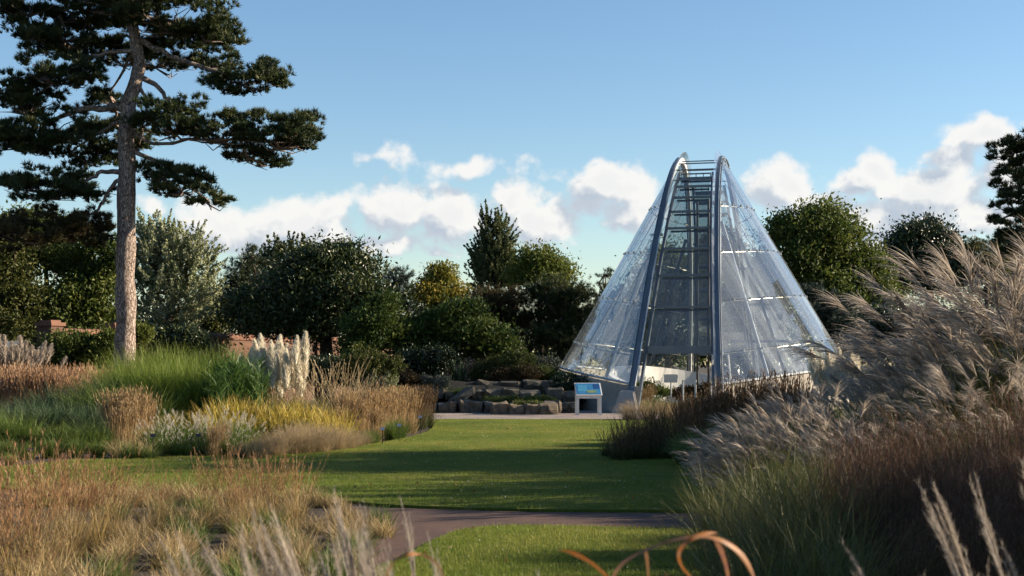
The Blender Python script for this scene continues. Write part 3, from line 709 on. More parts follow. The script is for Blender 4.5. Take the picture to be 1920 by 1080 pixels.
# foliage colours
L_PINE = leafmat('pine_needles', [(.016, .030, .013), (.040, .062, .022), (.10, .108, .034)], trans=.2, rough=.5, vary=.1)
L_PINEB = leafmat('bronzed_needles', [(.030, .034, .013), (.07, .060, .022), (.12, .085, .035)], trans=.2, vary=.1)
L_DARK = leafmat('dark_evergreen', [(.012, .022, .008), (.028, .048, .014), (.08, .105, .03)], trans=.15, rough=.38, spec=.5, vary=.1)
L_MAG = leafmat('glossy_leaves', [(.016, .032, .009), (.046, .074, .019), (.15, .165, .048)], trans=.2, rough=.42, spec=.4, vary=.1)
L_MID = leafmat('mid_green', [(.030, .054, .012), (.085, .125, .024), (.21, .23, .05)], trans=.38, vary=.12)
L_OLIVE = leafmat('olive_green', [(.045, .062, .016), (.085, .10, .024), (.14, .14, .038)], trans=.35, vary=.12)
L_SILV = leafmat('silver_leaves', [(.12, .155, .07), (.26, .29, .155), (.46, .47, .30)], trans=.3, vary=.08)
L_POP = leafmat('poplar_leaves', [(.045, .065, .025), (.10, .125, .048), (.20, .21, .095)], trans=.32, vary=.08)
L_YEL = leafmat('autumn_leaves', [(.09, .11, .018), (.19, .18, .028), (.32, .24, .04)], trans=.4, vary=.08)
L_LIME = leafmat('lime_leaves', [(.07, .10, .018), (.12, .15, .026), (.18, .19, .04)], trans=.4, vary=.1)
L_BLUE = leafmat('blue_conifer', [(.018, .034, .026), (.032, .055, .042), (.05, .075, .06)], trans=.15, vary=.1)
L_BRN = leafmat('brown_heather', [(.05, .032, .014), (.085, .055, .022), (.12, .08, .035)], trans=.25, vary=.1)
L_GREY = leafmat('grey_cushion', [(.10, .11, .08), (.17, .175, .13), (.24, .24, .18)], trans=.2, vary=.1)

# the big pine on the left -------------------------------------------------
def pine(name, label, d, bx, trunk, plates, limbs, seed, n_t, needle, bronzed=()):
    r = rng(seed); X0 = (bx-CX)*d/F
    def loc(px, py, dy=0.0):
        p = at(px, py, d); return np.array([p.x-X0, dy, p.z])
    t = thing(name, label, 'tree', (X0, d, 0))
    # trunk
    P = np.array([loc(x, y) for x, y, w in trunk]); Wd = np.array([w for *_, w in trunk])*d/F/2
    k = np.linspace(0, len(P)-1, 60); i = np.arange(len(P))
    PP = np.stack([np.interp(k, i, P[:, j]) for j in range(3)], -1); WW = np.interp(k, i, Wd)
    ker = np.ones(5)/5; Q = PP.copy()
    for j in range(3): Q[2:-2, j] = np.convolve(PP[:, j], ker, 'valid')
    Q[:, 0] += .02*np.sin(np.arange(60)*1.1)
    b = Acc(); b.tube(Q, WW*(1+.05*np.sin(np.arange(60)*1.7)), 14, wob=.035, seed=seed)
    obj('trunk', b.mesh('trunk', True), M_PBARK, t)
    def on_trunk(px, py):
        z = loc(px, py)[2]; j = int(np.argmin(abs(Q[:, 2]-z))); return Q[j]
    lb = Acc(); ends = []
    for L_ in limbs:
        w = L_[0]*d/F/2; dy = L_[1]; pts = L_[2]
        p0 = on_trunk(*pts[0]); pp = [p0]+[loc(x, y, dy*(q+1)/len(pts)) for q, (x, y) in enumerate(pts[1:])]
        pp = np.array(pp); kk = np.linspace(0, len(pp)-1, 12); ii = np.arange(len(pp))
        S = np.stack([np.interp(kk, ii, pp[:, j]) for j in range(3)], -1); S[1:-1] += r.normal(size=(10, 3))*.035
        lb.tube(S, np.linspace(w, w*.35, 12), 7, wob=.05, seed=seed); ends += list(S[5:])
    ends = np.array(ends)
    cr_ = {0: Acc(), 1: Acc()}
    area = np.array([p[2]*p[3] for p in plates], float); area /= area.sum()
    for pi, pl in enumerate(plates):
        cx, cy, rx, ry = pl[:4]; dy = pl[4] if len(pl) > 4 else 0.0
        c = loc(cx, cy, dy); R = np.array([rx*d/F, max(.9, rx*d/F*.75), ry*d/F*1.16])
        acc = cr_[1 if pi in bronzed else 0]
        nt_ = int(n_t*area[pi]); K = max(5, nt_//13)
        an = r.uniform(0, 2*math.pi, K); q = np.sqrt(r.random(K))
        zz = r.uniform(-.75, 1.0, K)*np.sqrt(np.clip(1-q**2, .08, 1))
        C = c+np.stack([q*np.cos(an)*R[0], q*np.sin(an)*R[1], zz*R[2]], -1)
        e = ends[np.argmin(((ends-c)**2).sum(1))]
        hub = (e+c*2)/3+[0, 0, -R[2]*.35]
        lb.tube([e, (e+hub)/2+r.normal(size=3)*.08, hub], [.05, .04, .03], 5, cap=False)
        for cc in C[::2]: lb.tube([hub, (hub+cc)/2+r.normal(size=3)*.12-[0, 0, .08], cc-[0, 0, .1]], [.028, .018, .008], 4, cap=False)
        per = 13; X = np.repeat(C, per, 0); off = r.normal(size=X.shape); off /= np.linalg.norm(off, axis=1)[:, None]; off[:, 2] = np.where(off[:, 2] < -.2, -off[:, 2]*.5, off[:, 2])
        S = np.repeat(r.uniform(.22, .42, K), per)
        X = X+off*(S*r.random(len(X))**.4)[:, None]*np.array([1.15, 1.15, .75])
        A = off*.8+np.array([0, 0, .75]); A /= np.linalg.norm(A, axis=1)[:, None]
        needles(acc, r, X, A, 26, needle, needle*.15, .85, np.clip(np.repeat(r.random(K), per)*.55+r.random(len(X))*.4, 0, 1))
    obj('limbs', lb.mesh('limbs', True), M_PBARK, t)
    obj('crown', cr_[0].mesh('crown'), L_PINE, t)
    if bronzed: tag(obj('crown', cr_[1].mesh('crown'), L_PINEB, t), 'bronze-tinged needles on the lowest boughs')
    return t
pine('pine_tree', 'tall pine with bare pale trunk and flat dark foliage plates, partly out of frame', 45, 235,
     [(235,785,44),(235,660,38),(236,560,37),(236,450,35),(238,340,33),(237,260,30),(239,205,28),(247,170,26),(262,135,24),(259,95,22),(248,50,20),(239,10,18),(236,-50,15),(240,-110,10),(238,-150,5)],
     [(330,45,120,48),(240,-40,190,60),(400,75,60,34),(290,95,70,30,1.6),(150,15,90,36,.8),(40,15,80,34),(110,68,95,36,1.0),(60,75,55,26),(460,150,76,32),(400,120,45,24),(500,140,38,22),
      (120,150,85,34,-.8),(40,185,70,36),(180,175,50,28,1.8),(330,185,36,18,1.2),(330,235,70,34,-.7),(420,250,80,36),(520,262,78,42),(560,245,40,34),(470,295,60,22,.8),
      (80,245,110,46,.6),(30,275,70,40),(150,285,60,30,1.4),(300,325,48,26,.5),(340,350,60,30),(395,378,34,20),(230,250,40,30,1.8),
      (90,360,85,34,-.4),(160,355,52,28,.6),(40,345,40,24),(190,225,40,26,2.0),(280,20,60,40,-1.6),(200,80,55,30,1.9),(110,425,95,34,.2),(60,455,70,28,-.6),(165,448,46,26)],
     [(13,-.4,[(262,78),(300,95),(350,118),(430,140),(500,150)]),(12,.3,[(266,142),(295,160),(318,195),(350,225)]),(8,.8,[(262,150),(275,190),(262,215),(258,240)]),(10,-.4,[(250,98),(205,100),(165,114),(110,145)]),
      (17,.2,[(235,200),(190,202),(140,204),(80,235)]),(9,.9,[(228,228),(190,245),(165,250),(120,280)]),(9,-.5,[(246,240),(280,270),(400,265),(520,270)]),(10,.1,[(248,285),(290,300),(320,330),(385,372)]),
      (11,-.2,[(224,316),(190,322),(170,335),(110,360)]),(9,.3,[(222,330),(200,360),(180,395),(120,425)]),(12,-.5,[(250,45),(300,40),(360,50)]),(10,.6,[(245,30),(180,20),(80,15)]),(9,1.4,[(258,90),(230,110),(190,170)])],
     11, 13500, .18, bronzed=(33, 34, 35))
pine('pine_tree', 'dark pine cut off by the right edge above the plume grass', 60, 1960,
     [(1960,740,40),(1960,560,34),(1955,420,30),(1950,330,24),(1955,260,16),(1960,200,8)],
     [(1905,290,48,26),(1885,320,34,20,.5),(1910,350,40,26),(1890,372,30,18),(1905,400,40,28,.5),(1895,430,36,24),(1920,450,50,30),(1960,270,50,40),(1980,350,70,50),(1980,430,80,50),(1890,280,26,14),(1905,465,40,22)],
     [(9,0,[(1958,300),(1925,300),(1890,300)]),(9,.3,[(1955,370),(1925,365),(1895,372)]),(9,0,[(1956,440),(1925,430),(1900,430)])], 12, 2600, .22)

# trees behind, left to right -----------------------------------------------
G1 = 'trees behind the garden'
tree('broadleaf_tree', 'olive green tree at the left edge under the pine boughs', 'tree', 62, 8, [(10,470,50,60),(-15,540,60,70),(35,560,42,60),(15,620,50,40)], L_OLIVE, 15000, .20, .30, .2, 21, group=G1)
tree('broadleaf_tree', 'dark green tree with two bare stems, sky showing between them', 'tree', 66, 96, [(60,440,58,44),(120,470,60,50),(40,490,36,40),(150,540,50,46),(75,420,40,30)], L_MID, 13000, .20, .34, .17, 22, group=G1, hollow=.25)
tree('broadleaf_tree', 'leafy mid green tree close left of the pine trunk', 'tree', 64, 160, [(165,500,56,60),(190,560,50,70),(140,590,60,50),(205,470,36,44),(200,620,40,36)], L_MID, 17000, .20, .30, .2, 23, group=G1)
tree('whitebeam_tree', 'silvery grey-green tree with rising feathery shoots right of the pine trunk', 'tree', 60, 315, [(300,500,56,60),(350,520,48,60),(285,560,50,52),(340,580,58,40),(300,470,36,40),(360,470,28,38),(268,480,26,50),(380,540,24,50)], L_SILV, 26000, .17, .17, .18, 24, mode='spray', group=G1, aspect=.42, spray=(.6, 1.25), lean=(.12, 0, .2))
tree('broadleaf_tree', 'small olive bush-like tree between silvery tree and dark conifer', 'tree', 66, 405, [(400,580,26,30),(415,600,22,26),(385,605,26,22)], L_OLIVE, 4500, .18, .24, .1, 25, group=G1)
tree('conifer_tree', 'dark upright conifer at the left flank of the glossy magnolia', 'tree', 68, 450, [(452,520,26,40),(440,560,32,50),(465,560,40,60),(435,600,30,36),(470,490,18,30)], L_DARK, 12000, .22, .26, .18, 26, mode='needle', group=G1)
tree('poplar_tree', 'grey-green poplar tops rising behind the glossy magnolia', 'tree', 86, 530, [(500,515,36,34),(535,500,40,38),(565,495,32,30),(520,560,60,50)], L_POP, 12000, .22, .24, .22, 27, mode='spray', group=G1, spray=(.7, 1.2))
tree('magnolia_tree', 'broad glossy dark evergreen magnolia in front of the brick wall', 'tree', 58, 610, [(570,530,70,50),(620,520,66,52),(520,560,72,50),(660,555,66,52),(480,590,60,44),(590,590,100,50),(690,590,50,54),(640,480,36,22),(600,488,44,24),(680,515,36,30),(540,600,80,36),(700,620,44,34)], L_MAG, 52000, .19, .30, .28, 28, group=G1, aspect=.45)
tree('broadleaf_tree', 'low branches of lit leafy growth at the magnolia right foot', 'tree', 55, 705, [(690,610,40,36),(715,580,28,34),(725,620,26,40),(680,650,36,22)], L_MID, 9000, .17, .22, .1, 29, group=G1)
tree('conifer_tree', 'small blue-grey conifer between the magnolia and the yellowing tree', 'tree', 80, 742, [(742,530,18,22),(735,560,22,24),(755,560,26,26),(765,590,40,36),(742,515,10,12)], L_BLUE, 8000, .26, .28, .14, 30, mode='needle', group=G1)
tree('maple_tree', 'yellowing autumn tree with loose crown in the middle distance', 'tree', 78, 826, [(825,525,34,24),(805,550,24,26),(850,552,26,26),(828,570,44,28),(830,510,20,14)], L_YEL, 9500, .20, .26, .14, 31, group=G1, hollow=.3, flat=.4)
tree('poplar_tree', 'tall narrow twin-topped poplar standing above the other trees', 'tree', 95, 930, [(915,445,8,34),(942,455,9,32),(908,490,13,34),(936,500,20,40),(920,530,26,26),(955,520,11,30)], L_POP, 17000, .22, .17, .22, 32, mode='spray', group=G1, spray=(.9, 1.6))
tree('broadleaf_tree', 'rounded light yellow-green tree right of the tall poplar', 'tree', 92, 1015, [(1010,500,36,30),(1040,510,34,28),(985,515,28,28),(1020,530,50,26),(1000,480,24,14)], L_LIME, 14000, .22, .32, .22, 33, group=G1)
tree('pine_tree', 'dark spreading pine with rounded cushions, left half of the evergreen mass', 'tree', 62, 960, [(930,565,44,22),(905,580,34,24),(965,575,40,26),(940,610,56,30),(985,620,50,36)], L_PINEB, 15000, .22, .27, .2, 34, mode='needle', group=G1, flat=.45)
tree('pine_tree', 'dark domed pine beside the left slope of the glasshouse', 'tree', 61, 1055, [(1040,545,50,22),(1085,570,40,26),(1020,570,40,24),(1060,600,62,30),(1095,620,32,36),(1040,640,56,28),(1075,655,40,20)], L_PINE, 24000, .22, .28, .24, 35, mode='needle', group=G1, flat=.45)
tree('cedar_tree', 'distant dark cedar tip just left of the glasshouse slope', 'tree', 105, 1136, [(1136,520,16,5),(1134,535,22,5),(1138,552,26,6),(1137,508,8,4),(1138,580,34,18)], L_DARK, 3500, .26, .2, .12, 36, mode='needle', group=G1, flat=.25)
tree('broadleaf_tree', 'leafy green small tree with drooping sprays behind the rock garden', 'tree', 56, 850, [(800,620,44,28),(850,610,48,30),(900,625,46,26),(830,650,70,28),(920,650,40,22),(870,585,36,20),(775,650,30,26)], L_MID, 26000, .17, .24, .13, 37, group=G1, flat=.5)
tree('broadleaf_tree', 'large sunlit green tree right behind the glasshouse', 'tree', 78, 1560, [(1540,440,66,46),(1490,450,44,42),(1590,470,52,54),(1560,530,80,50),(1620,530,46,56),(1500,510,50,60),(1640,570,40,40),(1545,410,40,24),(1580,580,70,40),(1465,430,24,28)], L_MID, 46000, .23, .36, .34, 38, group=G1)
tree('pine_tree', 'dark small pine at the right foot of the glasshouse', 'tree', 66, 1560, [(1530,560,24,22),(1560,575,30,22),(1540,600,40,26),(1580,610,36,24)], L_BLUE, 9000, .24, .26, .16, 39, mode='needle', group=G1)
tree('broadleaf_tree', 'dark rounded oak-like tree between large green tree and right pine', 'tree', 90, 1740, [(1735,445,56,36),(1700,470,44,40),(1780,475,42,36),(1740,510,80,44),(1690,510,40,34),(1800,510,36,30)], L_DARK, 30000, .24, .38, .3, 40, group=G1)
tree('broadleaf_tree', 'dark tree filling the gap below the right edge pine', 'tree', 92, 1920, [(1915,500,46,40),(1960,480,60,50),(1890,540,60,40),(1930,570,60,40)], L_DARK, 14000, .24, .38, .25, 42, group=G1)
tree('broadleaf_tree', 'bronze-green low tree beside the right edge pine', 'tree', 88, 1850, [(1850,465,32,20),(1870,480,30,26),(1830,480,28,22),(1850,510,50,30)], L_OLIVE, 9000, .24, .3, .2, 41, mode='needle', group=G1)
for k, (px, d, top, w, m_, lab) in enumerate([(1175, 84, 540, 44, L_DARK, 'dark tree seen through the left glass slope'), (1255, 82, 455, 48, L_MID, 'green tree seen through the ladder-like front'),
        (1345, 86, 430, 50, L_DARK, 'dark tree seen through the glass near the right arch'), (1430, 80, 470, 46, L_MID, 'green tree seen through the right glass slope')]):
    tree('broadleaf_tree', lab, 'tree', d, px, [(px, top+30, w*.7, 30), (px-w*.4, top+70, w*.8, 44), (px+w*.4, top+75, w*.8, 44), (px, top+130, w*1.1, 50), (px, 650, w, 34)], m_, 15000, .24, .36, .25, 140+k, group=G1)
# far belt of trees closing the horizon
def far_wood():
    r = rng(50); lob = []
    for az in np.arange(.5, 2*math.pi-.5, .085):        # the garden is ringed by trees
        R = r.uniform(62, 84); h = r.uniform(9, 14)
        lob.append(((R*math.sin(az), R*math.cos(az), h*.5), (4.6, 4.6, h*.52)))
    for px in np.arange(-260, 2300, 46):
        d = r.uniform(118, 140); top = r.uniform(598, 622) if not (60 < px < 130) else 640
        p = at(px, top, d); lob.append(((p.x, d, p.z*.45), (3.2, 3, p.z*.55)))
    a = Acc(); crown(a, r, lob, 110000, .55, .7, hollow=.35)
    tag(obj('far_wood', a.mesh('far_wood'), L_DARK), 'far belt of dark trees closing the horizon all round the garden', 'wood', kind='stuff')
far_wood()
# trees just outside the frame on the sunny side that shade the middle distance
def shade_tree(label, x, y, h, rr, seed, n):
    r = rng(seed); t = thing('broadleaf_tree', label, 'tree', (x, y, 0), 0, 'trees beyond the right edge'); a = Acc()
    lob = [((r.uniform(-.3, .3)*rr, r.uniform(-.35, .35)*rr, h*q), (rr*w, rr*w, h*.17)) for q, w in ((.12, .8), (.28, .9), (.45, .95), (.62, .95), (.76, .9), (.86, .75), (.35, .9), (.7, .95))]
    crown(a, r, lob, n, .30, .42, hollow=.2); obj('crown', a.mesh('crown'), L_MID, t)
    b = Acc(); b.tube([(0, 0, -.1), (.1, 0, h*.4), (0, .1, h*.85)], [.3, .2, .06], 9); obj('trunk', b.mesh('trunk', True), M_BARK, t)
shade_tree('broad tree out of view on the right that shades the lawn', 26, 27.0, 11.2, 3.4, 91, 38000)
shade_tree('low tree out of view on the right that shades the foreground', 20, 10.6, 7.5, 3.6, 92, 28000)
shade_tree('slim tree out of view on the right behind the tall silver grasses', 24, 22.0, 8.3, 2.6, 93, 26000)
# shrubs -------------------------------------------------------------------
def shrub(name, label, d, lobes, mat, n, size, cr, seed, group=None, bz=None, mode='leaf', **kw):
    cx = sum(l[0] for l in lobes)/len(lobes); base = min(at(0, l[1]+l[3], d).z for l in lobes)
    z = max(0, base) if bz is None else bz
    return tree(name, label, 'shrub', d, cx, lobes, mat, n, size, cr, .025, seed, mode=mode, limbs=False, bz=z, group=group, **kw)
G2 = 'shrubs of the rock garden'
shrub('climbing_shrub', 'dense green climber smothering the brick wall left of the pine', 47.5, [(115,650,34,26),(150,650,36,28),(190,655,30,26),(130,670,60,20),(200,640,20,20)], L_MID, 15000, .12, .16, 61, bz=0)
shrub('climbing_shrub', 'dark green shrub under the wall right of the pine trunk', 52, [(290,635,34,14),(340,630,34,18),(300,650,50,14),(370,640,26,14)], L_DARK, 9000, .12, .16, 62, bz=0)
shrub('leafy_shrub', 'bright leafy sprig of shrub at the right side of the pine trunk', 46.5, [(268,626,16,14),(262,645,14,16)], L_LIME, 1300, .13, .14, 63, bz=0)
shrub('bushy_shrub', 'dark green bush behind the pampas plumes below the wall', 49.5, [(600,682,44,14),(560,690,36,14),(640,688,42,18),(600,704,60,18),(660,706,44,20)], L_DARK, 17000, .09, .12, 64, G2, bz=0)
shrub('bushy_shrub', 'fine olive green domed bush below the magnolia', 48.5, [(690,684,38,24),(665,694,30,24),(715,698,28,24),(735,690,20,18)], L_OLIVE, 15000, .08, .10, 65, G2, bz=0, mode='spray', spray=(.15, .35))
shrub('bushy_shrub', 'pale green upright shrub against the magnolia foot', 50, [(675,660,18,14),(660,668,16,12)], L_LIME, 2500, .1, .1, 66, G2, bz=0)
shrub('cushion_shrub', 'olive-grey dome left of the brown heather', 48.2, [(705,715,26,20),(730,718,16,18),(680,722,22,16)], L_SILV, 7000, .06, .07, 67, G2, bz=0, mode='spray', spray=(.1, .22))
shrub('heather_shrub', 'brown-orange heather dome beside the two grey cushions', 50.5, [(762,712,24,16),(745,716,16,14),(780,718,12,12)], L_BRN, 6500, .07, .08, 68, G2)
shrub('cushion_shrub', 'left grey cushion shrub on the rock ledge', 50.6, [(798,716,15,11)], L_GREY, 3600, .055, .06, 69, G2)
shrub('cushion_shrub', 'right grey cushion shrub on the rock ledge', 50.6, [(828,717,17,11)], L_GREY, 3600, .055, .06, 70, G2)
shrub('mat_shrub', 'low dark green mat of foliage spilling before the lowest blocks', 47.6, [(755,745,34,14),(775,752,22,12),(725,748,20,14)], L_MID, 7000, .06, .07, 71, G2, bz=0)
shrub('bushy_shrub', 'dark green bush above the topmost stone blocks', 54.5, [(930,690,40,24),(970,685,34,24),(905,700,24,16),(1000,700,24,20)], L_OLIVE, 13000, .09, .12, 72, G2, bz=.9)
shrub('bushy_shrub', 'yellowish brown-green low shrub just above the topmost blocks', 53.6, [(960,703,34,12),(990,700,24,14),(935,705,22,10)], L_BRN, 6000, .08, .09, 73, G2, bz=.95)
shrub('bushy_shrub', 'rounded green bush below the pale flowering shrub', 54.5, [(1020,702,22,14),(1035,712,20,14)], L_MID, 4500, .09, .1, 74, G2, bz=.8)
shrub('flowering_shrub', 'pale whitish flowering shrub beside the lower left glass edge', 55.5, [(1030,684,18,11),(1045,692,12,12),(1015,682,12,8)], L_GREY, 2800, .08, .08, 75, G2, bz=.9, mode='spray', spray=(.12, .3))
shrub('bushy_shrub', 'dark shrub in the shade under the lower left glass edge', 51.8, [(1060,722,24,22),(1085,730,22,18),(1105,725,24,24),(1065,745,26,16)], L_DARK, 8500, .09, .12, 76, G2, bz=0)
shrub('bushy_shrub', 'dark leafy shrub mass between magnolia foot and spiky plant', 53.5, [(770,680,34,26),(800,690,30,18),(745,690,26,22),(820,670,30,20)], L_DARK, 13000, .11, .15, 77, G2, bz=.6)
shrub('climbing_shrub', 'sunlit yellow-green climber on the far wall end near the dark pine', 70, [(985,665,12,12),(990,678,10,10)], L_LIME, 900, .13, .14, 78, bz=0)
shrub('bushy_shrub', 'dark green planting inside the glasshouse before the white wall, left of the doorway', 51.6, [(1215,728,20,12),(1200,738,16,12),(1238,734,16,10)], L_MID, 3500, .09, .1, 81, bz=0)
shrub('bushy_shrub', 'low tan planting inside the glasshouse, right of the doorway', 51.8, [(1275,738,24,9),(1305,736,24,10),(1325,730,14,12)], L_BRN, 3500, .09, .1, 82, bz=0)
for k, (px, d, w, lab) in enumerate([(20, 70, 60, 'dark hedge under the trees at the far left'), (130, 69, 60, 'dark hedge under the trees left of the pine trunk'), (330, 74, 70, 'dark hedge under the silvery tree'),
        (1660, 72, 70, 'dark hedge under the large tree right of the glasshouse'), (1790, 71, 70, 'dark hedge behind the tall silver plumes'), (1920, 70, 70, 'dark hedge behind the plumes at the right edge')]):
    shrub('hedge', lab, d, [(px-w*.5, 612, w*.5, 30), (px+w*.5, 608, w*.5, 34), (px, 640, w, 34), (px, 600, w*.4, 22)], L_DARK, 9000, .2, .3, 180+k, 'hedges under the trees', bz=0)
shrub('mat_shrub', 'flat green alpine planting inside the stone planter', 47.5, [(960,757,26,4),(1000,757,24,4),(985,754,30,3)], L_MID, 1800, .05, .05, 79, G2, bz=.25)
shrub('mat_shrub', 'dark green planting on the shelf behind the stone planter', 49.6, [(930,749,26,4),(970,749,34,5),(1015,748,28,5)], L_MID, 3600, .06, .07, 80, G2, bz=.3)
# ---------------------------------------------------------------- grasses
def spawn(acc, r, P, t0, t1, per, length, tilt, bend, width, segs=2, tint=None, az=None, along=(.8, 1), lean=None):
    """short side branches along the stretch t0..t1 of each stem path P (n,k,3)"""
    n, k, _ = P.shape; t = r.uniform(t0, t1, (n, per))*(k-1); i = np.minimum(t.astype(int), k-2); f = (t-i)[..., None]
    idx = np.arange(n)[:, None]; B = P[idx, i]*(1-f)+P[idx, i+1]*f
    D = (P[idx, i+1]-P[idx, i]); D = D/(np.linalg.norm(D, axis=2)[..., None]+1e-9)
    # tilt about the stem direction: add random sideways component
    m = n*per; B = B.reshape(-1, 3); D = D.reshape(-1, 3)
    s = r.normal(size=(m, 3)); s -= (s*D).sum(1)[:, None]*D; s /= np.linalg.norm(s, axis=1)[:, None]+1e-9
    th = spread(tilt, m, r); A = D*np.cos(th)[:, None]+s*np.sin(th)[:, None]
    if lean is not None: A = A+np.array(lean); A /= np.linalg.norm(A, axis=1)[:, None]
    az_ = np.arctan2(A[:, 1], A[:, 0]); ti = np.arccos(np.clip(A[:, 2], -1, 1))
    return blades(acc, r, B, spread(length, m, r), ti, bend, width, segs, az=az_, tint=tint, along=along, twist=1.5)
def tips(P, D):
    """transforms that stand a plume on each stem end"""
    out = []
    for p, d in zip(P[:, -1], D):
        z = Vector(d).normalized(); h = Vector((d[0], d[1], 0))
        if h.length < 1e-3: h = Vector((1, 0, 0))
        x = (h-z*h.dot(z)).normalized(); y = z.cross(x)
        out.append(Matrix.Translation(Vector(p)) @ Matrix((x, y, z)).transposed().to_4x4())
    return out
# colours
Gm = lambda n, c, tip=None, tr=.4, **k: leafmat(n, c, tip, tr, .55, .3, **k)
C_MOORL = Gm('moor_leaf', [(.09, .085, .02), (.19, .135, .045), (.30, .20, .08)], vary=.15)
C_MOORS = Gm('moor_stem', [(.26, .19, .06), (.34, .24, .09), (.42, .29, .12)], vary=.12)
C_MOORP = Gm('moor_panicle', [(.22, .105, .05), (.33, .175, .085), (.43, .25, .13)], vary=.15)
C_SEDGE = Gm('sedge_blade', [(.06, .07, .018), (.24, .18, .065), (.50, .37, .18)], (.52, .39, .21), vary=.2)
C_GRN = Gm('green_blade', [(.042, .092, .020), (.08, .15, .028), (.14, .21, .042)], (.17, .22, .05), vary=.18)
C_BGRN = Gm('blue_green_blade', [(.045, .088, .040), (.08, .13, .06), (.14, .19, .095)], vary=.15)
C_BRIGHT = Gm('bright_green_blade', [(.07, .15, .014), (.13, .23, .022), (.18, .27, .03)], (.20, .25, .045), vary=.12, tipp=3)
C_REED = Gm('reed_leaf', [(.04, .10, .022), (.07, .14, .03), (.12, .2, .045)], vary=.1)
C_DKGR = Gm('dark_green_blade', [(.016, .036, .010), (.03, .055, .014), (.06, .085, .022)], (.10, .11, .035), vary=.15)
C_MIDG = Gm('deep_green_blade', [(.022, .048, .012), (.045, .082, .018), (.09, .13, .03)], (.12, .14, .04), vary=.15)
C_BUFF = Gm('buff_straw', [(.26, .17, .075), (.38, .26, .13), (.48, .35, .19)], vary=.12)
C_STRAW = Gm('pale_straw', [(.42, .32, .17), (.56, .44, .26), (.68, .56, .36)], vary=.1)
C_PINKB = Gm('pinkish_buff', [(.30, .17, .085), (.42, .26, .15), (.52, .36, .22)], vary=.1)
C_CREAM = Gm('cream_plume', [(.80, .73, .56), (.90, .84, .69), (1, .95, .83)], vary=.06, tr=.45)
C_YEL = Gm('yellow_leaf', [(.20, .23, .018), (.50, .43, .035), (.55, .38, .09)], (.42, .30, .08), vary=.15, tipp=2.5)
C_TAIL = Gm('white_tail', [(.48, .42, .33), (.62, .57, .46), (.74, .7, .6)], vary=.05)
C_FLUFF = Gm('fluffy_straw', [(.28, .205, .11), (.39, .30, .17), (.50, .39, .24)], vary=.12, tr=.45)
C_SILVER = Gm('silver_plume', [(.28, .23, .185), (.46, .39, .32), (.68, .60, .50)], vary=.14, tr=.45)
C_NEARP = Gm('pale_near_plume', [(.36, .30, .24), (.50, .43, .35), (.64, .56, .47)], vary=.08, tr=.45)
C_PLSTEM = Gm('plume_stem', [(.20, .14, .055), (.30, .21, .09)], vary=.1)
C_RED = Gm('red_panicle', [(.07, .034, .024), (.13, .066, .044), (.22, .12, .075)], vary=.15)
C_REDL = Gm('red_grass_leaf', [(.022, .034, .010), (.05, .05, .018), (.085, .045, .025)], vary=.15)
C_BRST = Gm('brown_reed', [(.06, .038, .02), (.115, .072, .038), (.19, .12, .062)], vary=.15)
C_DRY = Gm('dry_strap_leaf', [(.42, .15, .035), (.38, .20, .09), (.30, .14, .10)], vary=.1, tr=.3)

# plume meshes -----------------------------------------------------------
def fan_plume(seed, nf=20, ln=(.18, .30), w=.010, axis=.16, hair=0, tilt=(.15, .6), bend=(.5, 1.3), azs=1.3):
    r = rng(seed); a = Acc(); b = np.zeros((nf, 3)); b[:, 2] = r.uniform(0, axis, nf)
    az = r.normal(size=nf)*azs*.5
    P, D = blades(a, r, b, ln, tilt, bend, w, 6, az=az, twist=1.5, blunt=.25)
    a.tube([(0, 0, -.02), (0, 0, axis)], .003, 4, cap=False)
    if hair: spawn(a, r, P, .08, 1, hair, (.012, .028), (.25, .7), (0, .4), (.0016, .0032), 1)
    return a.mesh('plume')
def spindle(seed, ln, rad, n, hl, w, droop=.5, pk=1.0):
    r = rng(seed); a = Acc(); t = r.random(n)**.85; b = np.zeros((n, 3)); b[:, 2] = t*ln
    env = np.sin(np.clip(t*.92+.08, 0, 1)**pk*math.pi)**.8
    b[:, 0] = r.normal(size=n)*rad*.22*env; b[:, 1] = r.normal(size=n)*rad*.22*env
    blades(a, r, b, hl*(.45+env*.75)*r.uniform(.7, 1.2, n), (.15, .65), (-.2, droop), w, 3, twist=1.5, blunt=.15)
    q = np.linspace(0, 1, 8); a.tube([(0, 0, ln*k) for k in q], np.maximum(.004, rad*.42*np.sin(np.clip(q*.9+.1, 0, 1)**pk*math.pi)**.8), 7, tint=.6)
    return a.mesh('plume')
PL_FAN = [fan_plume(i, 40, (.24, .44), .0075, .24, 0, (.06, .4), (.5, 1.3), 1.3) for i in range(4)]
PL_LOW = [fan_plume(20+i, 22, (.12, .20), .0055, .14, 0, (.08, .45), (.3, 1.1), 1.6) for i in range(4)]
PL_NEAR = [fan_plume(40+i, 13, (.13, .24), .0032, .20, 46, (.02, .12), (.0, .25), 2.4) for i in range(4)]
PL_PAMP = [spindle(60+i, .70, .15, 1300, .145, .012, .1, .66) for i in range(3)]
PL_SILV = [spindle(70+i, .34, .08, 260, .11, .009, .3) for i in range(2)]

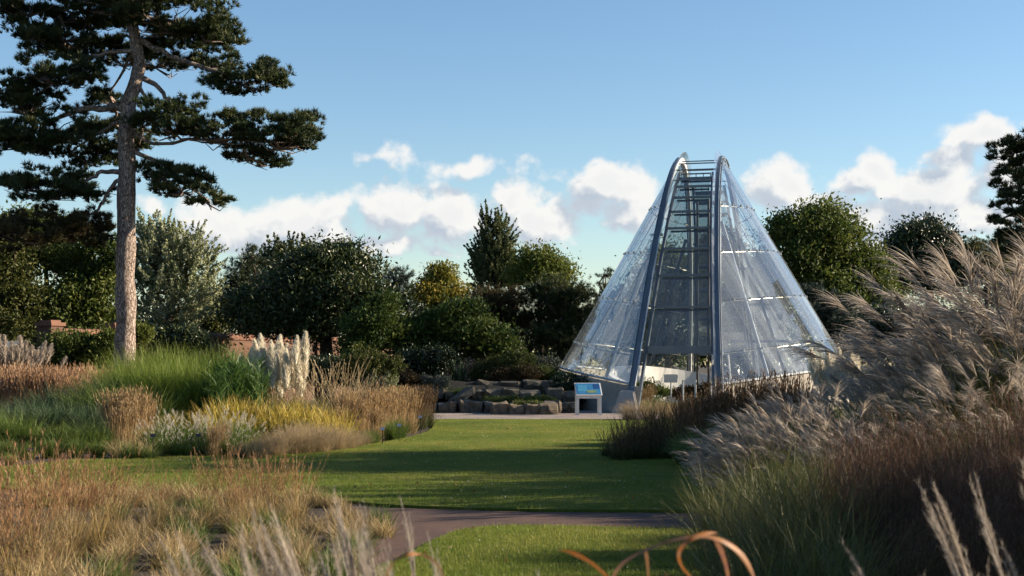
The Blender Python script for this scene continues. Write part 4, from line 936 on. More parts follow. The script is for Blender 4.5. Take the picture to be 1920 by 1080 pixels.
# plant prototypes: list of (part, mesh, material, transforms) -----------------
def P_moor(s):
    r = rng(s); l, st, pn = Acc(), Acc(), Acc()
    blades(l, r, disc(r, 170, .12), (.2, .5), (.15, .9), (.4, 1.4), (.004, .007), 5)
    P, D = blades(st, r, disc(r, 62, .09), (.80, 1.25), (.02, .55), (-.05, .35), (.0035, .005), 6, twist=1.5, blunt=.5)
    spawn(pn, r, P, .62, 1.0, 17, (.025, .085), (.12, .5), (0, .6), (.0045, .009), 2)
    return [('foliage', l.mesh('foliage'), C_MOORL, None), ('stems', st.mesh('stems'), C_MOORS, None), ('seed_heads', pn.mesh('seed_heads'), C_MOORP, None)]
def P_tuft(s, n, ln, tl, bd, w, rad, mat, segs=4, wav=0.0):
    r = rng(s); l = Acc(); blades(l, r, disc(r, n, rad), ln, tl, bd, w, segs, wav=wav); return [('foliage', l.mesh('foliage'), mat, None)]
def P_reed(s):
    r = rng(s); c, l = Acc(), Acc()
    P, D = blades(c, r, disc(r, 34, .35), (1.5, 2.1), (.0, .22), (0, .25), (.014, .02), 5, blunt=.5)
    spawn(l, r, P, .12, .98, 15, (.35, .65), (.3, .9), (.5, 1.7), (.022, .040), 5, along=(0, 1))
    return [('canes', c.mesh('canes'), C_REED, None), ('foliage', l.mesh('foliage'), C_REED, None)]
def P_spike(s, n, ln, tl, bd, rad, matS, matH, per=16, head=.74, leaf=None, nl=120, hl=(.03, .07), hw=(.009, .015), az=None, sw=(.005, .008)):
    r = rng(s); st, h, l = Acc(), Acc(), Acc()
    P, D = blades(st, r, disc(r, n, rad), ln, tl, bd, sw, 6, twist=1.5, blunt=.5, az=az)
    spawn(h, r, P, head, 1.0, per, hl, (.08, .32), (0, .3), hw, 2)
    blades(l, r, disc(r, nl, rad), (ln[0]*.35, ln[1]*.6), (.1, .8), (.4, 1.5), (.008, .014), 4)
    return [('stems', st.mesh('stems'), matS, None), ('seed_heads', h.mesh('seed_heads'), matH, None), ('foliage', l.mesh('foliage'), leaf or C_GRN, None)]
def P_pampas(s, n=26, h=(1.3, 1.95), rad=.30):
    r = rng(s); l, st = Acc(), Acc()
    blades(l, r, disc(r, 620, .3), (.9, 1.5), (.15, .8), (.8, 1.9), (.006, .010), 6)
    P, D = blades(st, r, disc(r, n, rad), h, (.0, .27), (-.05, .05), (.010, .014), 5, blunt=.6)
    T = [m @ Matrix.Translation((0, 0, -.25)) @ Matrix.Scale(r.uniform(.8, 1.15), 4) for m in tips(P, D)]
    return [('foliage', l.mesh('foliage'), C_GRN, None), ('stems', st.mesh('stems'), C_BUFF, None), ('plume', PL_PAMP, C_CREAM, T)]
def P_tails(s):
    r = rng(s); l, t = Acc(), Acc()
    blades(l, r, disc(r, 360, .2), (.35, .7), (.05, .8), (.4, 1.4), (.009, .015), 5)
    st = Acc(); P, D = blades(st, r, disc(r, 26, .15), (.45, .78), (.05, .7), (.1, .6), (.003, .004), 5, blunt=.6)
    spawn(t, r, P, .84, 1.0, 52, (.025, .045), (.4, 1.1), (0, .3), (.007, .012), 1)
    return [('foliage', l.mesh('foliage'), C_GRN, None), ('stems', st.mesh('stems'), C_GRN, None), ('seed_heads', t.mesh('seed_heads'), C_TAIL, None)]
def P_fluff(s):
    r = rng(s); l, h = Acc(), Acc()
    blades(l, r, disc(r, 360, .2), (.2, .4), (.1, 1.0), (.4, 1.2), (.004, .006), 4)
    P, D = blades(h, r, disc(r, 420, .22), (.35, .68), (.05, 1.05), (.1, .7), (.0025, .004), 5, twist=1.5, blunt=.5)
    spawn(h, r, P, .55, 1.0, 9, (.04, .11), (.2, .7), (0, .6), (.0025, .0045), 2)
    return [('foliage', l.mesh('foliage'), C_SEDGE, None), ('seed_heads', h.mesh('seed_heads'), C_FLUFF, None)]
def P_misc(s, n, hs, leafn, leafl, plumes, mat=C_SILVER, lean=-math.pi, spreadaz=1.1, tilt=(.05, .75), sc=(.85, 1.25), rad=.3, leafm=None, bend=(.15, .6)):
    r = rng(s); l, st = Acc(), Acc()
    blades(l, r, disc(r, leafn, rad), leafl, (.05, .75), (.5, 1.7), (.009, .015), 6)
    az = lean+r.normal(size=n)*spreadaz
    P, D = blades(st, r, disc(r, n, rad*.8), hs, tilt, bend, (.005, .007), 7, az=az, blunt=.6)
    T = [m @ Matrix.Translation((0, 0, -.03)) @ Matrix.Scale(r.uniform(*sc), 4) for m in tips(P, D)]
    return [('foliage', l.mesh('foliage'), leafm or C_DKGR, None), ('stems', st.mesh('stems'), C_PLSTEM, None), ('plume', plumes, mat, T)]
def P_red(s):
    r = rng(s); l, st, h = Acc(), Acc(), Acc()
    blades(l, r, disc(r, 260, .16), (.45, .95), (.05, .5), (.2, 1.2), (.006, .010), 5)
    P, D = blades(st, r, disc(r, 130, .15), (.85, 1.3), (.0, .36), (-.05, .25), (.003, .0045), 6, blunt=.5)
    Q, _ = spawn(h, r, P, .55, .98, 8, (.08, .2), (.25, .8), (-.1, .4), (.0018, .003), 3)
    spawn(h, r, Q, .3, 1, 5, (.012, .028), (.3, 1.0), (0, .3), (.006, .010), 1)
    return [('foliage', l.mesh('foliage'), C_REDL, None), ('stems', st.mesh('stems'), C_REDL, None), ('seed_heads', h.mesh('seed_heads'), C_RED, None)]

ORD = 'first second third fourth fifth sixth seventh eighth ninth tenth eleventh twelfth thirteenth fourteenth fifteenth sixteenth seventeenth eighteenth nineteenth twentieth'.split()
def order(k, n):
    if k == 0: return 'leftmost'
    if k == n-1: return 'rightmost'
    return ORD[k]+' from left' if k < (n+1)//2 else ORD[n-1-k]+' from right'
def place(protos, name, label, cat, px, d, s=1.0, rz=None, group=None, seed=0, dz=0.0, jit=.12):
    r = random.Random(seed*131+int(px*7)+int(d*53)); pr = protos[r.randrange(len(protos))]
    s = s*r.uniform(1-jit, 1+jit)
    t = thing(name, label, cat, ((px-CX)*d/F, d, dz), r.uniform(0, 6.28) if rz is None else rz+r.uniform(-.3, .3), group, s)
    for part, me, mat, T in pr:
        if T is None: o = obj(part, me, mat, t); continue
        for k, m in enumerate(T):
            o = obj(part, me[k % len(me)], mat, t); o.matrix_local = m
    return t
def many(protos, name, label, cat, spots, group, s=1.0, rz=None, seed=0, dz=0.0):
    spots = sorted(spots)
    for k, q in enumerate(spots):
        label_k = label+', '+order(k, len(spots))
        place(protos, name, label_k, cat, q[0], q[1], s*(q[2] if len(q) > 2 else 1), rz, group, seed, dz)

MOOR = [P_moor(i) for i in (1, 2, 3)]
SEDGE = [P_tuft(10+i, 330, (.16, .40), (.15, 1.15), (.3, 1.2), (.005, .0095), .14, C_SEDGE, 4, .15) for i in range(4)]
SEDGE += [P_tuft(16, 300, (.18, .42), (.1, 1.1), (.3, 1.2), (.005, .0095), .13, C_GRN, 4, .15), P_tuft(17, 260, (.12, .3), (.15, 1.2), (.3, 1.0), (.005, .009), .15, C_SEDGE, 4, .2)]
FINE = [P_tuft(20+i, 560, (.6, 1.05), (.03, .85), (.6, 1.7), (.010, .019), .26, C_GRN, 6) for i in range(2)]
FINEB = [P_tuft(24+i, 500, (.6, 1.05), (.03, .75), (.5, 1.6), (.010, .018), .28, C_BGRN, 6) for i in range(2)]
TALLG = [P_tuft(28+i, 820, (1.2, 2.05), (.0, .42), (.15, 1.3), (.012, .021), .45, C_BRIGHT, 6) for i in range(3)]
REED = [P_reed(33), P_reed(34)]
PAMP = [P_pampas(36, 38, (1.0, 1.9), .46)]; PAMPS = [P_pampas(37, 4, (1.3, 1.75), .15)]
ARCHED = [P_spike(40+i, 46, (1.2, 1.95), (.1, .75), (.0, .45), .14, C_STRAW, C_STRAW, 40, .78, C_GRN, 200, (.03, .06), (.012, .02), sw=(.007, .01)) for i in range(2)]
UPBUFF = [P_spike(44+i, 150, (.65, 1.05), (.0, .26), (-.05, .2), .2, C_BUFF, C_BUFF, 16, .70, C_SEDGE, 120) for i in range(3)]
PINKB = [P_spike(48+i, 190, (.75, 1.1), (.0, .3), (-.05, .25), .3, C_PINKB, C_PINKB, 18, .66, C_SEDGE, 160, (.03, .08), (.010, .018)) for i in range(2)]
YELL = [P_tuft(52+i, 330, (.35, .75), (.03, .75), (.1, 1.2), (.016, .034), .28, C_YEL, 4, .2) for i in range(3)]
TAILS = [P_tails(56), P_tails(57)]
FLUFF = [P_fluff(58), P_fluff(59)]
MISC = [P_misc(62+i, 44, (1.5, 2.4), 900, (1.0, 1.9), PL_FAN) for i in range(3)]
LOWM = [P_misc(66+i, 62, (.75, 1.2), 420, (.5, 1.0), PL_LOW, tilt=(.1, .85), rad=.24, spreadaz=.9, bend=(.2, .8)) for i in range(3)]
RED = [P_red(72), P_red(73), P_red(74)]
C_OLV = Gm('shade_green_blade', [(.022, .034, .010), (.042, .055, .016), (.12, .13, .035)], (.16, .155, .05), vary=.25)  # shade and a few sunlit blades put into these greens
GBL = [P_tuft(76+i, 230, (.6, 1.25), (.02, .6), (.3, 1.5), (.006, .011), .2, C_OLV, 7, .06) for i in range(2)]
BROWN = [P_spike(80+i, 130, (.75, 1.2), (.0, .3), (-.05, .2), .22, C_BRST, C_BRST, 20, .68, C_DKGR, 300, (.03, .07), (.009, .015)) for i in range(3)]
SILVB = [P_misc(84, 40, (1.3, 2.0), 250, (.8, 1.4), PL_SILV, spreadaz=3, tilt=(0, .5), bend=(0, .3), leafm=C_BUFF)]
LOWF = [P_tuft(94+i, 620, (.5, 1.1), (.05, .9), (.4, 1.5), (.008, .014), .24, C_MIDG, 6) for i in range(2)]
DIM = [P_spike(96+i, 110, (.4, .8), (.0, .5), (0, .4), .24, C_BRST, C_BRST, 10, .6, C_DKGR, 500, (.03, .08), (.003, .006)) for i in range(2)]  # dark variant: shade along the lawn border put into the blade colours
NEARP = [P_misc(86+i, 13, (.75, 1.08), 30, (.4, .8), PL_NEAR, C_NEARP, tilt=(.0, .30), rad=.16, spreadaz=.5, bend=(.05, .25), sc=(.9, 1.2)) for i in range(2)]
SPIKY = [P_tuft(90, 90, (.55, .8), (.05, 1.3), (.0, .5), (.03, .045), .08, C_BGRN, 3)]

# left bed, back to front ---------------------------------------------------
many(SILVB, 'plume_grass', 'silvery plume grass at the far left edge behind the pinkish meadow grass', 'grass clump', [(-15,42.5),(20,42),(45,43,.9)], 'silvery plume grasses at the far left', 1.12)
many(PINKB, 'meadow_grass', 'pinkish buff meadow grass in the band left of the bright green grass', 'grass clump', [(p, 38.5+(i % 4)*1.0) for i, p in enumerate(range(-30, 225, 17))], 'pinkish buff grass band', 1.42)
place(PINKB, 'meadow_grass', 'pale straw tuft of meadow grass in front of the climber-covered wall end', 'grass clump', 150, 42.5, 1.45)
many(TALLG, 'maiden_grass', 'tall fine bright green grass at the foot of the pine trunk', 'grass clump', [(215,35.4,.82),(240,35,.86),(270,34.6,.84),(300,34.2,.82),(330,34.4,.84),(360,34,.84),(390,34.6,.86),(225,36.5,.86),(255,37.5,.96),(285,36.5,1),(315,37.5,1.04),(345,36.5,1),(375,37.5,1.02),(405,36.8,1),(435,37.5,1),(462,37.2,.97),(300,35.2,.9),(350,35.2,.9),(400,35.4,.9)], 'tall bright green grass mass', 1.14)
many(REED, 'giant_reed', 'broad-leaved green reed in front of the bright green grass', 'reed', [(385,33.6,.75),(410,33.4,.82),(432,33.8,.88),(452,34.2,.92),(470,34.0,.9)], 'broad-leaved green reeds', .98)
place(PAMP, 'pampas_grass', 'pampas grass with a sheaf of thick cream plumes beside the reeds', 'pampas grass', 533, 37, 1.04, 0, jit=.0)
place(PAMPS, 'pampas_grass', 'small pampas grass with few cream plumes left of the big one', 'pampas grass', 482, 37, 1.1, 0, jit=.0)
many(ARCHED, 'feather_grass', 'arching straw-coloured feather grass right of the pampas plumes', 'grass clump', [(585,36,.9),(612,36.5,.98),(640,36,.96),(668,36.6,.85),(695,36.2,.8),(560,35,.7),(520,34.6,.65)], 'arching straw feather grasses', 1.0)
many(FINE, 'fountain_grass', 'soft green grass below the pampas plumes', 'grass clump', [(500,34,.85),(535,34.4,.9),(570,34,.85),(605,34.5,.8),(640,34.2,.7)], 'soft green grasses under the pampas', 1.0)
many(FINEB, 'blue_grass', 'tall grey-green grass between pinkish band and bright green mass', 'grass clump', [(95,34.5,1.1),(125,34,1.2),(155,34.5,1.3),(185,34,1.35),(210,34.5,1.3),(70,34,1.0)], 'tall grey-green grasses', 1.15)
many(FINE, 'sword_grass', 'upright dark green sword-like grass beside the grey-green grass', 'grass clump', [(170,33,1.3),(200,32.6,1.35),(235,32.8,1.35),(262,33.2,1.4),(290,33,1.2)], 'upright dark green grasses', 1.12)
many(FINEB, 'blue_grass', 'blue-green grass mound at the left edge of the bed', 'grass clump', [(5,31,1),(45,31.5,1),(85,31,1),(120,31.4,1.02),(150,31,.98),(185,31.3,1)], 'blue-green grass mounds', 1.0)
many(FINE, 'fountain_grass', 'rounded bright green grass mound in the front left of the bed', 'grass clump', [(0,28,1),(40,27.6,1.02),(85,27.4,.72),(120,27,.78),(155,27.2,.75),(190,27.4,.7),(-30,27.4,1),(10,25.4,.5),(50,25,.45),(95,25.4,.5),(140,25.6,.5),(185,25.8,.5),(20,23.6,.35),(-20,24,.4)], 'rounded green mounds at the bed front', .98)
many(UPBUFF, 'feather_reed', 'upright pale buff reed between green mounds and white-tailed grass', 'grass clump', [(215,28.6,1),(235,29,1.08),(255,28.6,1.08),(272,29,1),(245,27.8,.85),(225,27.6,.8)], 'buff reeds left of the white tails', 1.06)
many(YELL, 'yellowing_plant', 'yellow and brown leafy perennial in the patch before the reeds', 'perennial', [(p, 29.6+(i % 3)*.9, .95+.12*((i*5) % 3)) for i, p in enumerate(range(400, 640, 15))]+[(330,30.5,.85),(355,30,.85),(380,30.4,.9)], 'yellowing leafy perennials', 1.2)
many(YELL, 'yellowing_plant', 'vivid yellow leafy perennial at the right end of its patch', 'perennial', [(590,28.8,.85),(612,29.2,.9)], 'vivid yellow perennials', 1.1)
many(TAILS, 'foxtail_grass', 'green foxtail grass with small white bottlebrush heads', 'grass clump', [(288,27,1),(310,26.4,1.0),(332,27,1.08),(355,26.4,1),(378,27,1.08),(400,26.5,1),(424,27,1.02),(448,26.6,.95),(300,25.7,.75),(340,25.7,.7),(390,25.8,.72),(430,25.8,.75),(466,27,.9)], 'white-tailed foxtail grasses', 1.05)
many(UPBUFF, 'feather_reed', 'short orange-buff reed in the middle of the white tails', 'grass clump', [(400,25.6,.55),(415,25.9,.6)], 'short buff reeds amid the white tails', 1.0)
many(FLUFF, 'tussock_grass', 'fluffy tan tussock grass along the bed front edge', 'grass clump', [(495,26,.9),(520,25.8,1),(548,26.3,1.08),(575,26.5,1.1),(602,26.8,1.1),(630,27.4,1),(655,28.0,.95),(535,27,1),(565,27.4,1.05),(600,27.8,1),(685,29.2,.55),(672,28.6,.6)], 'fluffy tan tussocks', .82)
many(UPBUFF, 'feather_reed', 'pale straw reed in the stand at the right bed end', 'grass clump', [(642,31.5),(660,32,1),(678,31.5,1.02),(695,32.2,1.05),(712,32.6,1.05),(730,33,1.05),(748,33.6,1.05),(765,34.4,1.0),(655,33.2,1.1),(690,34,1.1),(720,35,1.1),(750,36,1.1),(640,30,.85),(705,30.9,.8)], 'pale straw reeds at the bed end', 1.0)
many(BROWN, 'feather_reed', 'brownish reed at the tip of the bed next to the lawn', 'grass clump', [(770,35.5),(785,36.5,1),(798,37.6,1),(775,38,1.05),(790,39.4,1)], 'brownish reeds at the bed tip', .92)
many(FINE, 'fountain_grass', 'small fresh green tuft among the straw reeds near the lawn', 'grass clump', [(735,31.2,.55),(745,31.8,.6),(700,29.8,.4),(690,29.4,.35),(650,29.6,.4)], 'fresh green tufts in the straw stand', 1.0)
many(SEDGE, 'sedge_tuft', 'small dull tuft along the front edge of the left bed', 'grass clump', [(245,25,1.1),(265,25.2,1.2),(280,25,1),(455,25.3,1.1),(480,25.2,1.1),(225,25.6,1.2)], 'dull tufts at the bed edge', 1.0)
place(SPIKY, 'yucca_plant', 'spiky grey-green yucca above the rock ledge', 'yucca', 860, 54, 1.5, dz=.75)
place(SPIKY, 'yucca_plant', 'small upright spiky plant left of the larger yucca', 'yucca', 785, 53, 1.0, dz=.7)
many(FINE, 'fountain_grass', 'small green tuft on the rock ledge beside the grey cushions', 'grass clump', [(850,50.4,.5),(862,50.8,.5),(885,51,.5)], 'green tufts on the rock ledge', 1.0, dz=.45)

# foreground left ---------------------------------------------------------------
many(MOOR, 'moor_grass', 'tall airy orange-brown moor grass in the left foreground stand', 'moor grass', [(-40,10.2),(20,10.6,.98),(75,11.2,1),(130,11.8,1),(40,9.4,.92),(180,12.6,.95),(215,13.2,.8),(60,12.6,1.05),(-10,12.4,1.05),(120,13.6,.95)], 'tall moor grass at the left foreground', .80)
many(MOOR, 'moor_grass', 'short airy moor grass standing against the shaded lawn', 'moor grass', [(385,14.6,.66),(430,14.9,.68),(480,14.4,.66),(510,14.9,.68),(555,14.7,.7),(300,14.2,.55),(450,13.8,.6)], 'short moor grass before the lawn', 1.0)
sp = [[] for _ in range(13)]
r_ = random.Random(8)
for row in range(13):
    d = 16.3-row*.52
    y = HY+F*H/d
    x0 = 205 if row < 3 else 215-14*row; x1 = {0: 430, 1: 610, 2: 690}.get(row, 765-max(0, row-4)*10)
    px = x0+r_.uniform(0, 30)
    while px < x1:
        sp[row].append((px, d+r_.uniform(-.18, .18), r_.uniform(.75, 1.12))); px += F/d*r_.uniform(.38, .60)
many(SEDGE, 'sedge_tuft', 'tawny sedge tuft hard against the lawn edge', 'sedge', [(q, 17.55+.25*math.sin(q), 1) for q in range(60, 520, 36)], 'tawny sedge along the lawn edge', .85)
many(SEDGE, 'sedge_tuft', 'tawny sedge tuft just behind the lawn edge row', 'sedge', [(q, 16.95+.2*math.sin(q*3), 1) for q in range(90, 640, 36)], 'tawny sedge behind the lawn edge', .9)
for row in range(13):
    many(SEDGE, 'sedge_tuft', 'tawny sedge tuft in the '+ORD[row]+' carpet row from the lawn', 'sedge', sp[row], 'tawny sedge carpet', .92)
# very near plume grass, out of focus
place(NEARP, 'plume_grass', 'blurred pale plume grass close to the lens in bottom centre, leftmost clump', 'plume grass', 600, 3.9, .89, 0, jit=.03)
place(NEARP, 'plume_grass', 'blurred pale plume grass close to the lens in bottom centre, middle clump', 'plume grass', 690, 3.6, .9, 0, jit=.03)
place(NEARP, 'plume_grass', 'blurred pale plume grass close to the lens in bottom centre, rightmost clump', 'plume grass', 790, 3.9, .88, 0, jit=.03)
place(NEARP, 'plume_grass', 'blurred pale plume grass in bottom centre behind the middle clump', 'plume grass', 740, 4.4, .92, 0, jit=.02)
place(NEARP, 'plume_grass', 'single blurred silvery plume cluster low in front of the near lawn', 'plume grass', 1105, 3.6, .84, .5, jit=.03)

# right side --------------------------------------------------------------------
many(BROWN, 'feather_reed', 'brown upright reed in the stand before the glasshouse', 'grass clump', [(1285,28.5,.8),(1310,29,.9),(1335,29.5,1.1),(1360,29,1.15),(1385,29.5,1.2),(1410,29,1.22),(1435,29.4,1.25),(1460,29,1.28),(1485,29.4,1.28),(1325,27.6,.85),(1350,27.4,.9),(1375,27.6,.92),(1400,27.4,.95),(1425,27.6,1),(1450,27.2,1),(1475,27.6,1),(1500,27,1.1),(1525,28,1.1),(1300,31,.95),(1345,31,1.05)], 'brown reeds before the glasshouse', 1.0)
many(DIM, 'tussock_grass', 'dim hazy tussock at the shaded right border of the lawn', 'grass clump', [(1150,25.5,.75),(1180,26,.9),(1210,26.4,1),(1240,26.6,1.1),(1270,26.4,1.2),(1165,24.6,.7),(1200,24.8,.85),(1235,25,.95),(1270,25,1.05),(1305,25.2,1.15),(1200,28.5,.8),(1240,29,.9),(1345,25.4,1.25),(1185,29.5,.6),(1220,32,.7)], 'dim tussocks beside the lawn', 1.12)
many(FINE, 'fountain_grass', 'dark green fountain grass behind the silvery mound', 'grass clump', [(1290,23.5,.85),(1330,23,.95),(1370,23.5,1),(1410,23,1.05),(1450,23.4,1.1),(1490,23,1.1),(1350,21.4,.9),(1400,21,.95),(1450,21.4,1),(1500,21,1.1)], 'dark green grasses behind the silvery mound', .92)
many(LOWM, 'silver_grass', 'silvery-plumed grass in the mound curving round the lawn corner', 'silver grass', [(1390,17.2,.68),(1430,16.6,.8),(1470,16.4,.95),(1520,16.8,1.02),(1570,16.4,1.05),(1620,16.8,1.05),(1365,17.8,.55),(1440,18.4,.9),(1500,18.6,1.05),(1560,18.8,1.1),(1400,16,.55),(1660,15.6,1.0)], 'silvery grass mound at the lawn corner', 1.0, 0)
many(LOWF, 'fountain_grass', 'dark green grass filling the front of the silvery mound', 'grass clump', [(1400,15.2,.62),(1450,14.6,.74),(1500,14.8,.84),(1550,14.6,.9),(1600,14.8,.95),(1430,13.6,.66),(1490,13.2,.75),(1550,13.4,.82),(1370,15.4,.5),(1610,13.2,.85)], 'dark grass in the silvery mound front', 1.0)
many(LOWF, 'fountain_grass', 'tall dark green leaves below the tall silver plumes', 'grass clump', [(1690,18.4,1.4),(1740,18,1.5),(1790,18.4,1.55),(1840,17.8,1.5),(1890,18,1.55),(1940,17.4,1.5),(1720,16.4,1.25),(1780,16,1.25),(1840,15.6,1.25),(1900,15.2,1.25),(1640,19.5,1.3),(1600,20.5,1.25),(1560,21.4,1.15)], 'dark leaves below the silver plumes', 1.0)
many(LOWF, 'fountain_grass', 'high dark leaves standing among the tall silver plumes', 'grass clump', [(1770,20.4,1.9),(1830,19.6,2.2),(1890,20.4,2.4),(1950,19.2,2.4),(2020,20.2,2.6),(2090,19.2,2.6),(2160,20.4,2.6),(2120,18,2.3),(2040,17.6,2.2)], 'high dark leaves among the silver plumes', 1.0)
place(MISC, 'silver_grass', 'tall silver grass, leftmost of the tall row with long arching plumes', 'silver grass', 1765, 22.0, .86, 0)
place(MISC, 'silver_grass', 'tall silver grass second in the tall row, behind the first', 'silver grass', 1790, 20.6, 1.0, 0)
place(MISC, 'silver_grass', 'tall silver grass in the middle of the tall row', 'silver grass', 1850, 19.8, 1.12, 0)
place(MISC, 'silver_grass', 'tall silver grass with highest plumes at the right edge', 'silver grass', 1940, 19.4, 1.24, 0)
place(MISC, 'silver_grass', 'tall silver grass standing behind the highest plumes', 'silver grass', 1900, 21.4, 1.2, 0)
place(MISC, 'silver_grass', 'tall silver grass half out of frame at the right edge', 'silver grass', 2010, 18.4, 1.18, 0)
many(MISC, 'silver_grass', 'tall silver grass beyond the right edge', 'silver grass', [(2060,20.5,1.25),(2120,18.8,1.2),(2150,21,1.25),(2220,19.5,1.2)], 'tall silver grasses beyond the frame', 1.0, 0)
place(MISC, 'silver_grass', 'shorter silver grass nodding left below the tall row', 'silver grass', 1790, 17.6, .66, 0)
place(MISC, 'silver_grass', 'shorter silver grass with dark leaves in front of the tall row', 'silver grass', 1870, 16.6, .66, 0)
place(MISC, 'silver_grass', 'shorter silver grass at the right edge in front of the tall row', 'silver grass', 1960, 15.8, .68, 0)
many(MISC, 'silver_grass', 'sunlit silver grass beside the right foot of the glasshouse', 'silver grass', [(1620,25,.62),(1665,24.4,.72),(1585,26,.56),(1705,23.5,.72)], 'sunlit silver grasses by the glasshouse', 1.0, 0)
place([P_pampas(38, 14, (1.2, 1.6), .3)], 'pampas_grass', 'cream pampas plumes rising at the right foot of the glasshouse', 'pampas grass', 1572, 30, 1.05, 0)
many(RED, 'switch_grass', 'reddish brown airy switch grass in the right foreground stand', 'switch grass', [(1600,10.8,.95),(1650,10.4,1),(1700,10.8,1.05),(1750,10.4,1.05),(1800,10.8,1.05),(1850,10.4,1.08),(1900,10.8,1.08),(1950,10.4,1.1),(1630,9.2,.88),(1690,8.8,.92),(1750,9.2,.98),(1810,8.8,.98),(1870,9.2,1),(1930,8.8,1),(1590,12.2,1),(1650,12.4,1.05),(1720,12.4,1.1),(1790,12.4,1.12),(1860,12.4,1.15),(1930,12.2,1.15),(1700,7.6,.82),(1780,7.4,.84),(1860,7.4,.85),(1560,11.2,.85)], 'reddish switch grass stand', .89)
many(GBL, 'fountain_grass', 'loose fresh green grass in front of the silvery mound', 'grass clump', [(1360,9.2,.8),(1410,8.8,.86),(1455,9.2,.95),(1500,8.8,.98),(1545,9.2,1),(1590,8.6,.95),(1330,8.4,.7),(1390,7.9,.74),(1450,7.7,.8),(1510,7.8,.85),(1570,7.6,.85),(1640,7.4,.82),(1420,10.6,.9),(1480,10.8,1),(1540,10.6,1),(1380,11.6,.85),(1340,12.6,.75),(1440,12.4,.95)], 'loose green grass in the right foreground', 1.05)
place(NEARP, 'plume_grass', 'blurred silvery plumes close to the lens at the right edge, lower clump', 'plume grass', 2010, 3.5, .90, .2, jit=.02)
place(NEARP, 'plume_grass', 'blurred silvery plumes close to the lens at the right edge, upper clump', 'plume grass', 2050, 3.8, 1.02, .1, jit=.02)
# inside and around the glasshouse
many(UPBUFF, 'feather_reed', 'tan grass in the bed at the glasshouse entrance', 'grass clump', [(1205,50.2,.9),(1218,50.6,1)], 'tan grasses at the entrance', 1.0)
many(FINE, 'fountain_grass', 'green plant in the bed at the glasshouse entrance', 'grass clump', [(1230,50.6,.7),(1245,50.2,.6),(1262,50.5,.5),(1285,50.3,.6),(1305,50.6,.6),(1215,49.6,.5)], 'green plants at the entrance', 1.0)
many(FLUFF, 'tussock_grass', 'wispy dry tussock on the path edge before the entrance', 'grass clump', [(1180,42.2,.9),(1215,42,1.1),(1250,42.2,1)], 'wispy tussocks before the entrance', 1.0)

# dry curled strap leaves close to the lens ------------------------------------
def strap(parent, pts, d, w, base, tint):
    P = np.array([at(x, y, d+dd)-parent.location for x, y, dd in pts], float)
    k = np.linspace(0, len(P)-1, 40); i = np.arange(len(P)); S = np.stack([np.interp(k, i, P[:, j]) for j in range(3)], -1)
    for _ in range(6): S[1:-1] = (S[:-2]+2*S[1:-1]+S[2:])/4
    T = np.gradient(S, axis=0); T /= np.linalg.norm(T, axis=1)[:, None]
    n = np.cross(T, [0, 1., .3]); n /= np.linalg.norm(n, axis=1)[:, None]
    u = np.linspace(0, 1, 40); ww = w*np.minimum(1, .25+u*4)*np.clip((1-u)*5, .12, 1)
    ang = .9+.5*np.sin(u*4); sd = n*np.cos(ang)[:, None]+np.array([0, 1., 0])*np.sin(ang)[:, None]
    keel = np.cross(T, sd)*(ww*.18)[:, None]
    V = np.stack([S-sd*ww[:, None]/2, S+keel, S+sd*ww[:, None]/2], 1).reshape(-1, 3)
    Q = [[a*3+b, a*3+b+1, a*3+b+4, a*3+b+3] for a in range(39) for b in (0, 1)]
    a = Acc(); a.add(V, Q=Q, tint=np.clip(tint+.3*np.sin(np.arange(120)*.55)+rng(int(w*1e4)).normal(size=120)*.15, 0, 1), along=np.repeat(u, 3)); return obj('strap_leaf', a.mesh('strap_leaf', True), C_DRY, parent)
b0 = Vector(((1240-CX)*2.9/F, 2.9, 0)); dl = thing('dry_strap_plant', 'dry orange-brown strap leaves curling close to the lens, larger plant right of centre', 'dry plant', b0)
gy = lambda px, d: (px, HY+F*H/d, 0)
strap(dl, [gy(1060, 2.9), (1090,1500,0), (1130,1080,0), (1180,1045,0), (1240,1018,0), (1300,1003,0), (1350,1008,0), (1390,1035,.03), (1412,1075,.05), (1420,1110,.06)], 2.9, .017, 0, .55)
strap(dl, [gy(1330, 2.9), (1340,1400,0), (1330,1120,0), (1300,1086,0), (1275,1060,0), (1270,1035,0), (1290,1010,0), (1330,998,.02), (1345,1000,.03)], 2.85, .015, 0, .15)
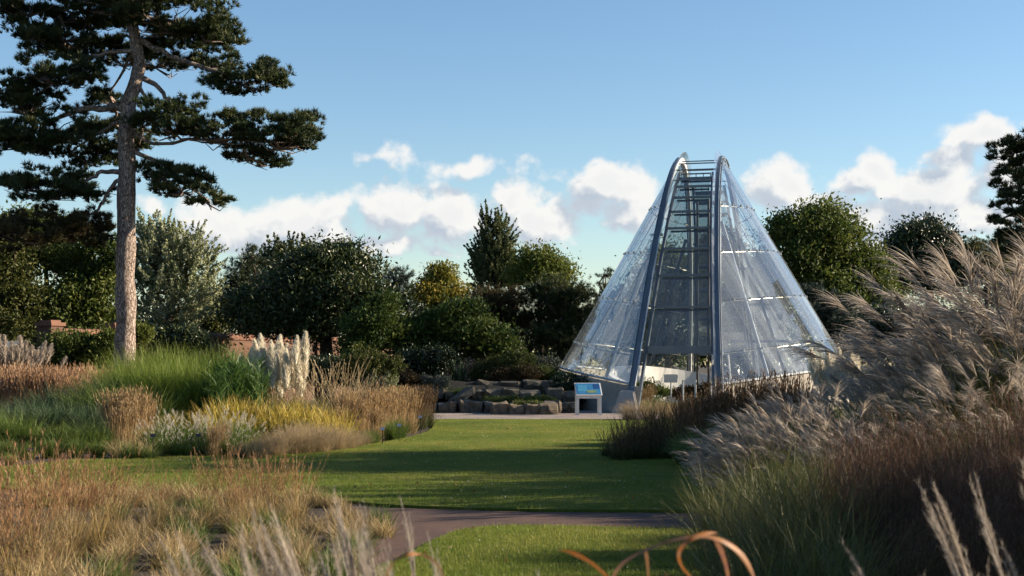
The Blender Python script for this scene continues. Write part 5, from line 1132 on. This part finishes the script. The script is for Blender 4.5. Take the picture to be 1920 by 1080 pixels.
strap(dl, [gy(1390, 2.9), (1385,1500,0), (1372,1120,0), (1362,1060,0), (1350,1025,0), (1335,1005,0)], 2.95, .016, 0, .9)
strap(dl, [gy(1200, 2.9), (1190,1500,0), (1175,1140,0), (1145,1085,0), (1110,1055,0), (1075,1036,0), (1048,1030,0)], 2.8, .016, 0, .0)
strap(dl, [gy(1220, 2.9), (1218,1300,0), (1216,1080,0), (1213,1045,0), (1210,1025,0)], 3.0, .010, 0, .6)
b1 = Vector(((790-CX)*2.9/F, 2.9, 0)); dl2 = thing('dry_strap_plant', 'dry orange and pink strap leaf arching between the blurred plumes, smaller plant', 'dry plant', b1)
strap(dl2, [gy(720, 2.9), (715,1300,0), (722,1080,0), (740,1050,0), (768,1038,0), (795,1040,.02)], 2.9, .011, 0, .05)
strap(dl2, [gy(850, 2.9), (845,1300,0), (838,1095,0), (822,1058,0), (800,1042,0), (784,1040,0)], 2.85, .012, 0, 1.0)

# plant labels on stakes -----------------------------------------------------------
M_TAG = solid('black_label', (.02, .022, .028), .4); M_TAGB = solid('blue_label', (.13, .17, .26), .4)
def label_stake(px, d, lab, mat, h=.42):
    t = thing('plant_label', lab, 'plant label', ((px-CX)*d/F, d, 0), .1)
    a = Acc(); a.box((0, 0, h/2), (.014, .008, h)); obj('stake', a.mesh('stake'), M_TAG, t)
    a = Acc(); a.hexa(np.array([(-.045,-.02,h-.01),(.045,-.02,h-.01),(.045,-.01,h-.012),(-.045,-.01,h-.012),(-.045,.01,h+.045),(.045,.01,h+.045),(.045,.02,h+.043),(-.045,.02,h+.043)])); obj('name_plate', a.mesh('name_plate'), mat, t)
label_stake(287, 24.9, 'black plant label on a stake, left one before the white-tailed grass', M_TAG)
label_stake(372, 24.9, 'black plant label on a stake, right one before the white-tailed grass', M_TAG)
label_stake(717, 29.2, 'blue plant label before the straw reeds, left of the green tuft', M_TAGB, .34)
label_stake(748, 30.4, 'blue plant label in front of the green tuft', M_TAGB, .36)
label_stake(788, 33.5, 'blue plant label at the bed tip by the lawn', M_TAGB, .42)
label_stake(57, 22.8, 'dark plant label by the lawn at the far left', M_TAG, .3)
